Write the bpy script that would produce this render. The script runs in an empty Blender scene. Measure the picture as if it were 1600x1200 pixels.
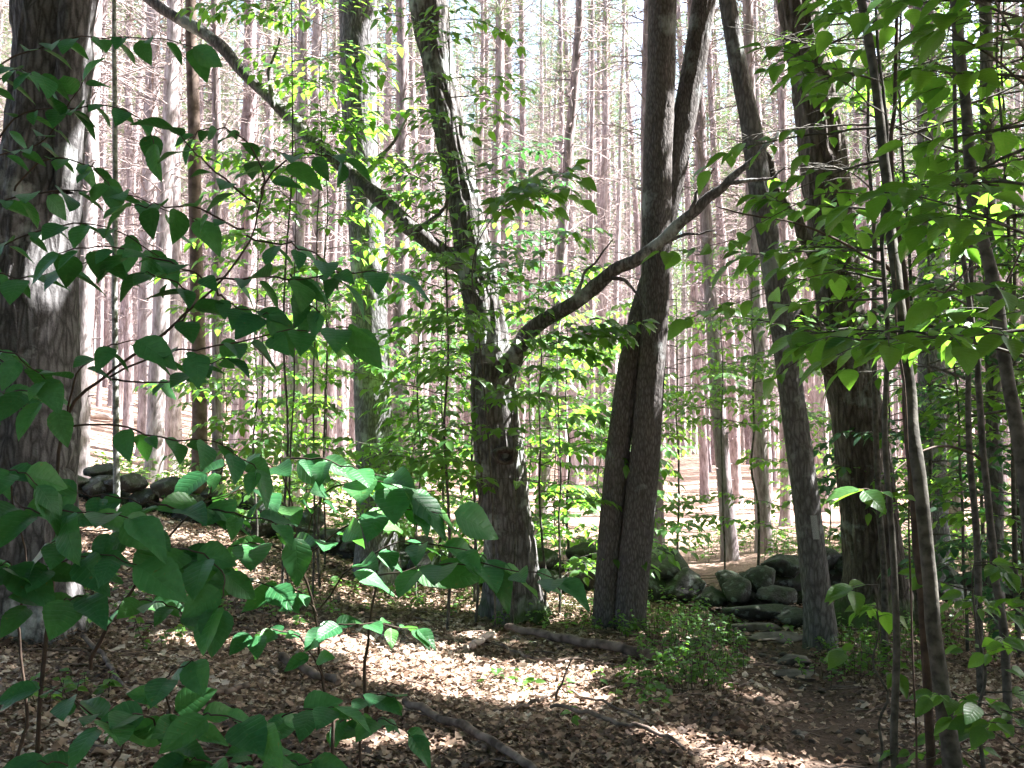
import bpy, math, random
import numpy as np
from mathutils import Vector

random.seed(7)
RS = np.random.RandomState(11)
C = bpy.context.scene.collection
SC = bpy.context.scene
R = math.radians

# ---------------------------------------------------------------- camera, world, sun, exposure
PITCH = R(4.0)
EYE = np.array([0.0, 0.0, 1.6])
cam = bpy.data.cameras.new('camera')
cam.lens = 35.0; cam.sensor_width = 36.0
cam.clip_start = 0.05; cam.clip_end = 1000.0
cam_o = bpy.data.objects.new('camera', cam); C.objects.link(cam_o)
cam_o.location = EYE; cam_o.rotation_euler = (R(90) + PITCH, 0, 0)
SC.camera = cam_o

SUN_EL = R(54.0)
SUN_H = np.array([0.95, 0.16]); SUN_H /= np.linalg.norm(SUN_H)
TO_SUN = np.array([SUN_H[0]*math.cos(SUN_EL), SUN_H[1]*math.cos(SUN_EL), math.sin(SUN_EL)])
w = bpy.data.worlds.new('World'); SC.world = w; w.use_nodes = True
wn = w.node_tree.nodes; wl = w.node_tree.links
sky = wn.new('ShaderNodeTexSky'); sky.sky_type = 'NISHITA'; sky.sun_disc = False
sky.sun_elevation = SUN_EL; sky.sun_rotation = math.atan2(SUN_H[0], SUN_H[1])
sky.air_density = 1.0; sky.dust_density = 5.0
wl.new(sky.outputs[0], wn['Background'].inputs[0])
wn['Background'].inputs[1].default_value = 0.09
sun = bpy.data.lights.new('sun', 'SUN'); sun.energy = 5.0; sun.angle = R(0.5); sun.color = (1.0, 0.97, 0.945)
sun_o = bpy.data.objects.new('sun', sun); C.objects.link(sun_o)
sun_o.rotation_euler = Vector(TO_SUN).to_track_quat('Z', 'Y').to_euler()
sun_o.location = (20, 0, 40)
SC.view_settings.view_transform = 'Standard'; SC.view_settings.look = 'None'
SC.view_settings.gamma = 1.0; SC.view_settings.use_curve_mapping = False
SC.view_settings.exposure = 3.35
SC.render.engine = 'CYCLES'
cy = SC.cycles
cy.max_bounces = 6; cy.diffuse_bounces = 4; cy.glossy_bounces = 2; cy.transmission_bounces = 4; cy.transparent_max_bounces = 4
cy.sample_clamp_indirect = 6.0; cy.caustics_reflective = False; cy.caustics_refractive = False
cy.use_denoising = True
try: cy.denoiser = 'OPENIMAGEDENOISE'
except Exception: pass

# ---------------------------------------------------------------- numeric helpers
F = 1600*35.0/36.0
def ray(px, py):
    cx = (px-800)/F; c = (600-py)/F
    return np.array([cx, math.cos(PITCH)-c*math.sin(PITCH), math.sin(PITCH)+c*math.cos(PITCH)])
def P(px, py, d):
    r = ray(px, py); return EYE + r*(d/r[1])

def _hash(ix, iy, iz):
    n = (ix*374761393 + iy*668265263 + iz*2147483647 + 1442695041) & 0xffffffff
    n = ((n ^ (n >> 13))*1274126177) & 0xffffffff
    n = ((n ^ (n >> 15))*2246822519) & 0xffffffff
    return ((n ^ (n >> 16)) & 0xffff)/65535.0
def vnoise(p):
    p = np.asarray(p, float); i = np.floor(p).astype(np.int64); f = p-i; f = f*f*(3-2*f)
    out = 0
    for dx in (0, 1):
        wx = f[..., 0] if dx else 1-f[..., 0]
        for dy in (0, 1):
            wy = f[..., 1] if dy else 1-f[..., 1]
            for dz in (0, 1):
                wz = f[..., 2] if dz else 1-f[..., 2]
                out = out + wx*wy*wz*_hash(i[..., 0]+dx, i[..., 1]+dy, i[..., 2]+dz)
    return out
def fbm(p, o=4):
    p = np.asarray(p, float); s = 0; a = .5; t = 0
    for k in range(o):
        s = s+a*vnoise(p*(2**k)+17.3*k); t += a; a *= .5
    return s/t
def sstep(a, b, x):
    t = np.clip((x-a)/(b-a), 0, 1); return t*t*(3-2*t)
def nrm(v):
    v = np.asarray(v, float); return v/np.maximum(np.linalg.norm(v, axis=-1, keepdims=True), 1e-9)

def trail_x(y):          # centre line of the footpath
    return np.interp(y, [0, 4.5, 6, 8, 10, 11.5, 14, 20, 30, 60], [1.4, 1.62, 1.95, 2.3, 2.4, 2.25, 2.55, 3.7, 5.1, 9])
def H(x, y):             # the broad shape of the terrain
    x = np.asarray(x, float); y = np.asarray(y, float)
    s = np.maximum(0, y-9.5)
    z = .034*s*sstep(9, 13, y) + .21*np.logaddexp(0, (-x-.6)*3)/3*sstep(7.5, 13, y)*np.where(x < -25, 25/np.maximum(-x, 25), 1)
    z = z - .022*x*(1-sstep(7.5, 13, y)) + .085*np.maximum(0, -x-.5)*(1-sstep(7.5, 13, y))
    dt = x-trail_x(y)
    z = z - .10*np.exp(-(dt/.55)**2)*(1-.4*sstep(12, 16, y))
    z = z + .10*(fbm(np.stack([x*.35, y*.35, x*0+3], -1), 2)-.5)
    return z
def Hs(x, y): return float(H(x, y))

# ---------------------------------------------------------------- mesh collector
class MB:
    def __init__(s): s.v = []; s.f = []; s.n = 0
    def add(s, V, Fc, mat=0, rnd=None, uv=None):
        V = np.asarray(V, float); Fc = np.asarray(Fc, int)
        n = len(V)
        if n == 0: return
        s.v.append((V, np.full(n, .5) if rnd is None else np.broadcast_to(np.asarray(rnd, float), (n,)), np.zeros((n, 2)) if uv is None else uv))
        s.f.append((Fc+s.n, mat)); s.n += n
    def mesh(s, name, mats, origin=(0, 0, 0), smooth=True):
        me = bpy.data.meshes.new(name)
        V = np.concatenate([a[0] for a in s.v])-np.asarray(origin, float)
        rnd = np.concatenate([a[1] for a in s.v]); uv = np.concatenate([a[2] for a in s.v])
        me.vertices.add(len(V)); me.vertices.foreach_set('co', V.astype(np.float32).ravel())
        li = np.concatenate([f.ravel() for f, m in s.f]); cnt = np.concatenate([np.full(len(f), f.shape[1]) for f, m in s.f])
        mi = np.concatenate([np.full(len(f), m) for f, m in s.f])
        me.loops.add(len(li)); me.loops.foreach_set('vertex_index', li.astype(np.int32))
        me.polygons.add(len(cnt))
        st = np.concatenate([[0], np.cumsum(cnt)[:-1]])
        me.polygons.foreach_set('loop_start', st.astype(np.int32))
        me.polygons.foreach_set('material_index', mi.astype(np.int32))
        me.polygons.foreach_set('use_smooth', np.full(len(cnt), smooth, dtype=bool))
        a = me.attributes.new('rnd', 'FLOAT', 'POINT'); a.data.foreach_set('value', rnd.astype(np.float32))
        ul = me.uv_layers.new(name='UVMap'); ul.data.foreach_set('uv', uv[li].astype(np.float32).ravel())
        for m in mats: me.materials.append(m)
        me.update(calc_edges=True); me.validate()
        return me
    def build(s, name, mats, parent=None, origin=(0, 0, 0), smooth=True):
        if not isinstance(mats, (list, tuple)): mats = [mats]
        o = bpy.data.objects.new(name, s.mesh(name, mats, origin, smooth)); C.objects.link(o)
        if parent is not None: o.parent = parent
        else: o.location = origin
        return o

def tag(o, label=None, cat=None, group=None, kind=None):
    if label: o['label'] = label
    if cat: o['category'] = cat
    if group: o['group'] = group
    if kind: o['kind'] = kind
    return o
def thing(name, label, cat, loc, group=None):
    o = bpy.data.objects.new(name, None); C.objects.link(o); o.empty_display_size = .2
    o.location = loc; return tag(o, label, cat, group)

def frames(pts):
    t = nrm(np.gradient(pts, axis=0))
    ref = np.array([0, 0, 1.0]) if abs(t[0][2]) < .9 else np.array([1.0, 0, 0])
    n = nrm(ref - t[0]*np.dot(ref, t[0])); N = []
    for k in range(len(pts)):
        n = nrm(n-t[k]*np.dot(n, t[k])); N.append(n)
    N = np.array(N); return t, N, np.cross(t, N)
def tube(mb, pts, rad, sides=6, mat=0, rnd=.5, cap=True):
    pts = np.asarray(pts, float); rad = np.broadcast_to(np.asarray(rad, float), (len(pts),))
    t, N, B = frames(pts)
    a = np.linspace(0, 2*np.pi, sides, endpoint=False)
    V = pts[:, None, :] + rad[:, None, None]*(np.cos(a)[None, :, None]*N[:, None, :]+np.sin(a)[None, :, None]*B[:, None, :])
    n = len(pts); i = np.arange(n-1)[:, None]*sides; j = np.arange(sides)[None, :]; j2 = (j+1) % sides
    Fc = np.stack([i+j, i+j2, i+sides+j2, i+sides+j], -1).reshape(-1, 4)
    V = V.reshape(-1, 3)
    mb.add(V, Fc, mat, rnd)
    if cap and sides >= 5:
        for ring in (0, n-1):
            c = pts[ring]; vv = np.vstack([V[ring*sides:(ring+1)*sides], c])
            q = np.arange(sides); mb.add(vv, np.stack([q, (q+1) % sides, np.full(sides, sides)], -1), mat, rnd)
def curve(pts, n):
    """smooth curve through control points"""
    pts = np.asarray(pts, float); m = len(pts)
    if m == 2: return pts[0]+(pts[1]-pts[0])*np.linspace(0, 1, n)[:, None]
    tt = np.linspace(0, m-1, n); out = []
    for t in tt:
        k = min(int(t), m-2); u = t-k
        p0 = pts[max(k-1, 0)]; p1 = pts[k]; p2 = pts[k+1]; p3 = pts[min(k+2, m-1)]
        out.append(.5*(2*p1+(p2-p0)*u+(2*p0-5*p1+4*p2-p3)*u*u+(3*p1-p0-3*p2+p3)*u**3))
    return np.array(out)

# ---------------------------------------------------------------- leaves
def leaf_template(rows, cols, width=.62, fold=.22, droop=.25, wav=.0, serr=0.0):
    t = np.linspace(0, 1, rows); u = np.linspace(-1, 1, cols)
    prof = np.sin(np.pi*np.clip(t, 0, 1)**.72)**.85*(1-.25*t)
    prof[0] = .03; prof[-1] = .012
    V = []; UV = []
    for k, tt in enumerate(t):
        for uu in u:
            wd = prof[k]*width/2*(1+(serr*((k % 2)-.5) if abs(uu) > .99 else 0))
            z = fold*abs(uu)*wd*1.2-droop*tt**2*.6+wav*math.sin(tt*9+uu*2)*abs(uu)
            V.append((uu*wd, tt, z)); UV.append((uu*.5+.5, tt))
    Fc = [(k*cols+j, k*cols+j+1, (k+1)*cols+j+1, (k+1)*cols+j) for k in range(rows-1) for j in range(cols-1)]
    return np.array(V), np.array(Fc), np.array(UV)
LEAF_NEAR = [leaf_template(15, 5, .68, .25, .28, .012, .045), leaf_template(15, 5, .74, .12, .42, .016, .04), leaf_template(15, 5, .62, .34, .18, .01, .045)]
LEAF_BROAD = [leaf_template(15, 5, .76, .18, .26, .02, .045), leaf_template(15, 5, .68, .06, .48, .03, .045), leaf_template(15, 5, .82, .26, .14, .018, .05), leaf_template(15, 5, .62, .34, .36, .03, .045)]
LEAF_MID = [leaf_template(5, 3, .62, .25, .25), leaf_template(5, 3, .58, .15, .4)]
LEAF_FAR = [(np.array([(0, 0, 0), (-.30, .42, .06), (0, 1, -.15), (.30, .42, .06)]), np.array([(0, 2, 1), (0, 3, 2)]), np.array([(.5, 0), (0, .4), (.5, 1), (1, .4)]))]
def lit_template():        # a curled dead leaf, lobed
    rows = 5; V = []; UV = []
    prof = [.05, .38, .24, .36, .03]
    for k in range(rows):
        for j, uu in enumerate((-1, 0, 1)):
            V.append((uu*prof[k], k/4-.5, .28*abs(uu)*prof[k]*2*.55+.10*math.sin(k*1.3))); UV.append((uu*.5+.5, k/4))
    Fc = [(k*3+j, k*3+j+1, (k+1)*3+j+1, (k+1)*3+j) for k in range(rows-1) for j in range(2)]
    return np.array(V), np.array(Fc), np.array(UV)
LITTER = [lit_template()]

class Leaves:
    def __init__(s): s.p = []; s.d = []; s.n = []; s.s = []
    def add(s, p, d, n, size): s.p.append(p); s.d.append(d); s.n.append(n); s.s.append(size)
    def into(s, mb, templates, mat=0, clear=False):
        if not s.p: return
        p = np.array(s.p, float).reshape(-1, 3); d = nrm(np.array(s.d, float).reshape(-1, 3)); n = np.array(s.n, float).reshape(-1, 3); sz = np.array(s.s, float).ravel()
        if clear:
            k = open_to_sun(p, NG); p, d, n, sz = p[k], d[k], n[k], sz[k]
        place(mb, templates, p, d, n, sz, mat)
def place(mb, templates, p, d, n, sz, mat=0, rnd=None):
    sd = nrm(np.cross(d, n)); n = np.cross(sd, d)
    N = len(p); rnd = RS.rand(N) if rnd is None else rnd
    which = RS.randint(0, len(templates), N)
    for k, (V, Fc, UV) in enumerate(templates):
        m = which == k; M = int(m.sum())
        if not M: continue
        W = p[m][:, None, :]+sz[m][:, None, None]*(V[None, :, 0:1]*sd[m][:, None, :]+V[None, :, 1:2]*d[m][:, None, :]+V[None, :, 2:3]*n[m][:, None, :])
        nv = len(V)
        FF = (Fc[None]+(np.arange(M)*nv)[:, None, None]).reshape(-1, Fc.shape[1])
        mb.add(W.reshape(-1, 3), FF, mat, np.repeat(rnd[m], nv), np.tile(UV, (M, 1)))

UP = np.array([0, 0, 1.0])
def leafy_twig(L, pts, size, step, f0=0.0, tilt=(0, 0, 0), jit=.3, hang=.25, end=True):
    """alternate leaves along a polyline (already smooth)"""
    seg = np.linalg.norm(np.diff(pts, axis=0), axis=1); cum = np.concatenate([[0], np.cumsum(seg)]); tot = cum[-1]
    s = f0*tot+step*.3; side = 1 if random.random() < .5 else -1
    while s < tot:
        p = np.array([np.interp(s, cum, pts[:, k]) for k in range(3)])
        k = min(np.searchsorted(cum, s), len(pts)-1); t = nrm(pts[k]-pts[k-1])
        sd = nrm(np.cross(t, UP))*side
        d = nrm(t*.55+sd*.85+np.array([0, 0, -hang])+RS.normal(0, jit*.6, 3))
        n = nrm(UP+np.array(tilt)+RS.normal(0, jit, 3))
        L.add(p+d*size*.12, d, n, size*random.uniform(.55, 1.15)); side = -side; s += step*random.uniform(.75, 1.3)
    if end:
        t = nrm(pts[-1]-pts[-2]); L.add(pts[-1], nrm(t+np.array([0, 0, -hang])), nrm(UP+np.array(tilt)+RS.normal(0, jit, 3)), size*random.uniform(.9, 1.2))
def bough(tw, L, p0, d0, length, size, step, r0=.008, side_every=.13, sag=.25, jit=.3, tilt=(0, 0, 0), wood=True, sides=4):
    """a flat horizontal spray: axis, alternate side twigs, leaves"""
    n = 9; pts = [np.array(p0, float)]; d = nrm(d0)
    for k in range(n):
        d = nrm(d+np.array([0, 0, -sag/n])+RS.normal(0, .07, 3)); pts.append(pts[-1]+d*length/n)
    pts = np.array(pts)
    tube(tw, pts, np.linspace(r0, r0*.25, len(pts)), sides, 0, cap=False)
    s = .18*length; side = 1
    while s < length*.97:
        f = s/length*n; k = int(f); p = pts[k]+(pts[k+1]-pts[k])*(f-k); t = nrm(pts[k+1]-pts[k])
        sd = nrm(np.cross(t, UP))*side; tl = .42*length*(1-.75*s/length)*random.uniform(.6, 1.15)+size*.6
        dd = nrm(t*.7+sd*.75+RS.normal(0, .12, 3)); q = np.array([p, p+dd*tl*.5+np.array([0, 0, .01]), p+dd*tl+np.array([0, 0, -.12*tl])])
        q = curve(q, 5)
        if wood: tube(tw, q, np.linspace(r0*.4, r0*.15, 5), 3, 0, cap=False)
        leafy_twig(L, q, size, step, .1, tilt, jit)
        side = -side; s += side_every*random.uniform(.7, 1.3)
    leafy_twig(L, pts[-3:], size, step, 0, tilt, jit)

# ---------------------------------------------------------------- materials
def new_mat(name):
    m = bpy.data.materials.new(name); m.use_nodes = True
    nt = m.node_tree; b = nt.nodes['Principled BSDF']; return m, nt, b
def nd(nt, t, **kw):
    n = nt.nodes.new(t)
    for k, v in kw.items(): setattr(n, k, v)
    return n
def ramp(nt, stops):
    r = nd(nt, 'ShaderNodeValToRGB'); e = r.color_ramp.elements
    while len(e) < len(stops): e.new(.5)
    for k, (p, c) in enumerate(stops): e[k].position = p; e[k].color = (*c, 1)
    return r
def math_n(nt, op, a, b=None, c=None):
    n = nd(nt, 'ShaderNodeMath', operation=op)
    for k, v in enumerate((a, b, c)):
        if v is None: continue
        if isinstance(v, (int, float)): n.inputs[k].default_value = v
        else: nt.links.new(v, n.inputs[k])
    return n.outputs[0]
def leaf_mat(name, c1, c2, trans, fac=.42, rough=.42, veins=False, spec=.5):
    m, nt, b = new_mat(name); lk = nt.links.new
    at = nd(nt, 'ShaderNodeAttribute', attribute_name='rnd')
    rp = ramp(nt, [(0, c1), (.85, c2), (1, tuple(np.array(c2)*np.array([1.5, 1.15, .9])))]); lk(at.outputs['Fac'], rp.inputs[0])
    col = rp.outputs[0]
    tr = nd(nt, 'ShaderNodeBsdfTranslucent')
    hs = nd(nt, 'ShaderNodeMix', data_type='RGBA', blend_type='MULTIPLY'); hs.inputs[0].default_value = 1
    vr = nd(nt, 'ShaderNodeMapRange'); lk(at.outputs['Fac'], vr.inputs[0]); vr.inputs[3].default_value = .75; vr.inputs[4].default_value = 1.2
    hs.inputs[6].default_value = (*trans, 1); lk(vr.outputs[0], hs.inputs[7]); lk(hs.outputs[2], tr.inputs[0])
    b.inputs['Roughness'].default_value = rough; b.inputs['Specular IOR Level'].default_value = spec
    if veins:
        uv = nd(nt, 'ShaderNodeUVMap'); sp = nd(nt, 'ShaderNodeSeparateXYZ'); lk(uv.outputs[0], sp.inputs[0])
        u = math_n(nt, 'ABSOLUTE', math_n(nt, 'MULTIPLY_ADD', sp.outputs[0], 2.0, -1.0))
        ph = math_n(nt, 'MULTIPLY', math_n(nt, 'SUBTRACT', sp.outputs[1], math_n(nt, 'MULTIPLY', u, .18)), 50.0)
        wv = math_n(nt, 'POWER', math_n(nt, 'MULTIPLY_ADD', math_n(nt, 'COSINE', ph), .5, .5), 6.0)
        mid = math_n(nt, 'SUBTRACT', 1.0, math_n(nt, 'MINIMUM', math_n(nt, 'MULTIPLY', u, 14.0), 1.0))
        vv = math_n(nt, 'MAXIMUM', wv, mid)
        mx = nd(nt, 'ShaderNodeMix', data_type='RGBA'); lk(math_n(nt, 'MULTIPLY', vv, .16), mx.inputs[0]); lk(col, mx.inputs[6])
        mx.inputs[7].default_value = (c2[0]*1.9+.01, c2[1]*1.5, c2[2]*1.6, 1); col = mx.outputs[2]
        bp = nd(nt, 'ShaderNodeBump'); bp.inputs['Strength'].default_value = .28; bp.inputs['Distance'].default_value = .003; bp.invert = True
        lk(vv, bp.inputs['Height']); lk(bp.outputs[0], b.inputs['Normal'])
    if veins:
        sv = nd(nt, 'ShaderNodeVectorMath', operation='MULTIPLY_ADD'); lk(uv.outputs[0], sv.inputs[0]); sv.inputs[1].default_value = (3, 4, 1)
        cb = nd(nt, 'ShaderNodeCombineXYZ'); lk(math_n(nt, 'MULTIPLY', at.outputs['Fac'], 91.0), cb.inputs[2]); lk(cb.outputs[0], sv.inputs[2])
        sn = nd(nt, 'ShaderNodeTexNoise'); lk(sv.outputs[0], sn.inputs[0]); sn.inputs['Scale'].default_value = 2.2; sn.inputs['Detail'].default_value = 4
        sr = nd(nt, 'ShaderNodeMapRange'); lk(sn.outputs[0], sr.inputs[0]); sr.inputs[1].default_value = .66; sr.inputs[2].default_value = .72
        sx = nd(nt, 'ShaderNodeMix', data_type='RGBA'); lk(math_n(nt, 'MULTIPLY', sr.outputs[0], .75), sx.inputs[0]); lk(col, sx.inputs[6]); sx.inputs[7].default_value = (.12, .085, .03, 1); col = sx.outputs[2]
        tv = nd(nt, 'ShaderNodeMix', data_type='RGBA', blend_type='MULTIPLY'); tv.inputs[0].default_value = 1; lk(col, tv.inputs[6])
        tn = nd(nt, 'ShaderNodeMapRange'); lk(sn.outputs[0], tn.inputs[0]); tn.inputs[1].default_value = .3; tn.inputs[2].default_value = .7; tn.inputs[3].default_value = .75; tn.inputs[4].default_value = 1.25; lk(tn.outputs[0], tv.inputs[7]); col = tv.outputs[2]
    lk(col, b.inputs['Base Color'])
    mix = nd(nt, 'ShaderNodeMixShader'); mix.inputs[0].default_value = fac
    lk(b.outputs[0], mix.inputs[1]); lk(tr.outputs[0], mix.inputs[2]); lk(mix.outputs[0], nt.nodes['Material Output'].inputs[0])
    return m
def bark_mat(name, dark, mid, light, fine=26, stretch=5.5, lichen=0.0, lichen_col=(.40, .43, .40), bump=.8, moss=0.0, lsc=2.2):
    m, nt, b = new_mat(name); lk = nt.links.new
    tc = nd(nt, 'ShaderNodeTexCoord'); mp = nd(nt, 'ShaderNodeMapping'); lk(tc.outputs['Object'], mp.inputs[0]); mp.inputs[3].default_value = (fine, fine, fine/stretch)
    n1 = nd(nt, 'ShaderNodeTexNoise'); lk(mp.outputs[0], n1.inputs[0]); n1.inputs['Scale'].default_value = 1; n1.inputs['Detail'].default_value = 7; n1.inputs['Roughness'].default_value = .66; n1.inputs['Distortion'].default_value = .5
    n2 = nd(nt, 'ShaderNodeTexNoise'); lk(tc.outputs['Object'], n2.inputs[0]); n2.inputs['Scale'].default_value = 3.1; n2.inputs['Detail'].default_value = 4
    rp = ramp(nt, [(.24, dark), (.46, mid), (.72, light)])
    wp = nd(nt, 'ShaderNodeVectorMath', operation='MULTIPLY_ADD'); lk(n2.outputs['Color'], wp.inputs[0]); wp.inputs[1].default_value = (1.6, 1.6, 1.0); lk(mp.outputs[0], wp.inputs[2])
    vo = nd(nt, 'ShaderNodeTexVoronoi', feature='DISTANCE_TO_EDGE'); lk(wp.outputs[0], vo.inputs[0]); vo.inputs['Scale'].default_value = .85
    ck = nd(nt, 'ShaderNodeMapRange'); lk(vo.outputs['Distance'], ck.inputs[0]); ck.inputs[1].default_value = .0; ck.inputs[2].default_value = .28
    nf = nd(nt, 'ShaderNodeTexNoise'); lk(tc.outputs['Object'], nf.inputs[0]); nf.inputs['Scale'].default_value = fine*3.2; nf.inputs['Detail'].default_value = 3
    h = math_n(nt, 'ADD', math_n(nt, 'ADD', math_n(nt, 'MULTIPLY', n1.outputs[0], .48), math_n(nt, 'MULTIPLY', n2.outputs[0], .14)), math_n(nt, 'ADD', math_n(nt, 'MULTIPLY', ck.outputs[0], .22), math_n(nt, 'MULTIPLY', nf.outputs[0], .2))); lk(h, rp.inputs[0])
    col = rp.outputs[0]
    if lichen > 0:
        n3 = nd(nt, 'ShaderNodeTexNoise'); lk(tc.outputs['Object'], n3.inputs[0]); n3.inputs['Scale'].default_value = lsc; n3.inputs['Detail'].default_value = 8; n3.inputs['Roughness'].default_value = .62
        r3 = ramp(nt, [(.62-.24*lichen, (0, 0, 0)), (.70-.24*lichen, (1, 1, 1))]); lk(n3.outputs[0], r3.inputs[0])
        f = math_n(nt, 'MULTIPLY', r3.outputs[0], math_n(nt, 'MULTIPLY_ADD', n1.outputs[0], 1.3, .1))
        mx = nd(nt, 'ShaderNodeMix', data_type='RGBA'); lk(math_n(nt, 'MINIMUM', f, .85), mx.inputs[0]); lk(col, mx.inputs[6]); mx.inputs[7].default_value = (*lichen_col, 1); col = mx.outputs[2]
    if moss > 0:
        n4 = nd(nt, 'ShaderNodeTexNoise'); lk(tc.outputs['Object'], n4.inputs[0]); n4.inputs['Scale'].default_value = 5; n4.inputs['Detail'].default_value = 5
        sp = nd(nt, 'ShaderNodeSeparateXYZ'); lk(tc.outputs['Object'], sp.inputs[0])
        g = math_n(nt, 'SUBTRACT', math_n(nt, 'MULTIPLY', n4.outputs[0], 2.2*moss), math_n(nt, 'MULTIPLY_ADD', sp.outputs[2], 1.3, .25))
        gc = nd(nt, 'ShaderNodeClamp'); lk(math_n(nt, 'MULTIPLY', g, 3), gc.inputs[0])
        mx = nd(nt, 'ShaderNodeMix', data_type='RGBA'); lk(gc.outputs[0], mx.inputs[0]); lk(col, mx.inputs[6]); mx.inputs[7].default_value = (.05, .085, .03, 1); col = mx.outputs[2]
    lk(col, b.inputs['Base Color']); b.inputs['Roughness'].default_value = .9; b.inputs['Specular IOR Level'].default_value = .2
    bp = nd(nt, 'ShaderNodeBump'); bp.inputs['Strength'].default_value = bump; bp.inputs['Distance'].default_value = .02
    lk(h, bp.inputs['Height']); lk(bp.outputs[0], b.inputs['Normal'])
    return m
def plain_bark(name, c1, c2, rough=.85, scale=9):
    m, nt, b = new_mat(name); lk = nt.links.new
    tc = nd(nt, 'ShaderNodeTexCoord'); n1 = nd(nt, 'ShaderNodeTexNoise'); lk(tc.outputs['Object'], n1.inputs[0]); n1.inputs['Scale'].default_value = scale; n1.inputs['Detail'].default_value = 5
    rp = ramp(nt, [(.35, c1), (.65, c2)]); lk(n1.outputs[0], rp.inputs[0]); lk(rp.outputs[0], b.inputs['Base Color'])
    b.inputs['Roughness'].default_value = rough; b.inputs['Specular IOR Level'].default_value = .25
    bp = nd(nt, 'ShaderNodeBump'); bp.inputs['Strength'].default_value = .5; bp.inputs['Distance'].default_value = .01; lk(n1.outputs[0], bp.inputs['Height']); lk(bp.outputs[0], b.inputs['Normal'])
    return m

M = {}
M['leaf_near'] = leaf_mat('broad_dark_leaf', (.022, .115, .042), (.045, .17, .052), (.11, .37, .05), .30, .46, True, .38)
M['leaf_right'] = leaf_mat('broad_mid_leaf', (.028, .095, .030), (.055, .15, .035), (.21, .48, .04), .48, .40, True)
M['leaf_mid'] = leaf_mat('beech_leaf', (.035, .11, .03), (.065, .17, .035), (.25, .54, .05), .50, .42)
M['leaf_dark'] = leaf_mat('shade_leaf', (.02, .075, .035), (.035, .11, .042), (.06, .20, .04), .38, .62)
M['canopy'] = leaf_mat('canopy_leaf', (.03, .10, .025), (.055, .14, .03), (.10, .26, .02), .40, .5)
M['needle'] = leaf_mat('pine_needles', (.07, .13, .05), (.12, .19, .075), (.16, .27, .07), .42, .5)
M['bark_old'] = bark_mat('shaggy_old_bark', (.012, .0115, .0118), (.072, .069, .070), (.19, .186, .19), 24, 4.2, .20, (.46, .48, .47), 1.0, 0, 1.7)
M['bark_gnarl'] = bark_mat('gnarled_bark', (.015, .014, .013), (.085, .079, .076), (.21, .20, .198), 30, 4.6, .36, (.36, .40, .38), 1.0, .5)
M['bark_grey'] = bark_mat('grey_bark', (.028, .027, .028), (.105, .102, .106), (.23, .228, .24), 42, 3.8, .25, (.33, .36, .36), .8)
M['bark_twin'] = bark_mat('fine_ridged_bark', (.024, .021, .020), (.085, .077, .074), (.175, .162, .158), 56, 3.6, .14, (.3, .33, .33), .8, .4)
M['bark_right'] = bark_mat('dark_furrowed_bark', (.009, .008, .0075), (.062, .052, .047), (.15, .13, .12), 24, 5.2, .2, (.26, .29, .27), 1.0, .6)
M['bark_mid'] = bark_mat('smooth_grey_bark', (.035, .033, .033), (.095, .091, .09), (.19, .185, .185), 34, 3.5, .25, (.32, .35, .34), .6, .3)
M['bark_sap'] = plain_bark('sapling_bark', (.035, .034, .028), (.11, .104, .088), .85, 22)
M['twig'] = plain_bark('twig_bark', (.035, .025, .02), (.085, .06, .045), .8, 20)
M['stick'] = plain_bark('dead_wood', (.055, .04, .032), (.24, .185, .155), .9, 11)
M['pale_wood'] = plain_bark('bleached_wood', (.30, .23, .20), (.46, .38, .34), .9, 8)
M['step'] = plain_bark('trodden_stone', (.07, .062, .055), (.19, .17, .15), .9, 10)
M['birch'] = plain_bark('lichened_stem', (.10, .10, .09), (.38, .40, .38), .9, 22)

def pine_bark():
    m, nt, b = new_mat('pine_bark'); lk = nt.links.new
    tc = nd(nt, 'ShaderNodeTexCoord'); oi = nd(nt, 'ShaderNodeObjectInfo')
    mp = nd(nt, 'ShaderNodeMapping'); lk(tc.outputs['Object'], mp.inputs[0]); mp.inputs[3].default_value = (18, 18, 5)
    n1 = nd(nt, 'ShaderNodeTexNoise'); lk(mp.outputs[0], n1.inputs[0]); n1.inputs['Scale'].default_value = 1; n1.inputs['Detail'].default_value = 6; n1.inputs['Roughness'].default_value = .65
    rp = ramp(nt, [(.32, (.13, .10, .098)), (.50, (.32, .262, .275)), (.68, (.48, .425, .45))]); lk(n1.outputs[0], rp.inputs[0])
    hs = nd(nt, 'ShaderNodeHueSaturation'); lk(rp.outputs[0], hs.inputs['Color'])
    mr = nd(nt, 'ShaderNodeMapRange'); lk(oi.outputs['Random'], mr.inputs[0]); mr.inputs[3].default_value = .75; mr.inputs[4].default_value = 1.12; lk(mr.outputs[0], hs.inputs['Value'])
    mr2 = nd(nt, 'ShaderNodeMapRange'); lk(oi.outputs['Random'], mr2.inputs[0]); mr2.inputs[3].default_value = 1.15; mr2.inputs[4].default_value = .6; lk(mr2.outputs[0], hs.inputs['Saturation'])
    lk(hs.outputs[0], b.inputs['Base Color']); b.inputs['Roughness'].default_value = .9; b.inputs['Specular IOR Level'].default_value = .2
    bp = nd(nt, 'ShaderNodeBump'); bp.inputs['Strength'].default_value = .7; bp.inputs['Distance'].default_value = .02; lk(n1.outputs[0], bp.inputs['Height']); lk(bp.outputs[0], b.inputs['Normal'])
    return m
M['pine'] = pine_bark()
M['dead_twig'] = plain_bark('dead_pine_twig', (.19, .15, .145), (.36, .305, .30), .9, 6)

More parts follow.
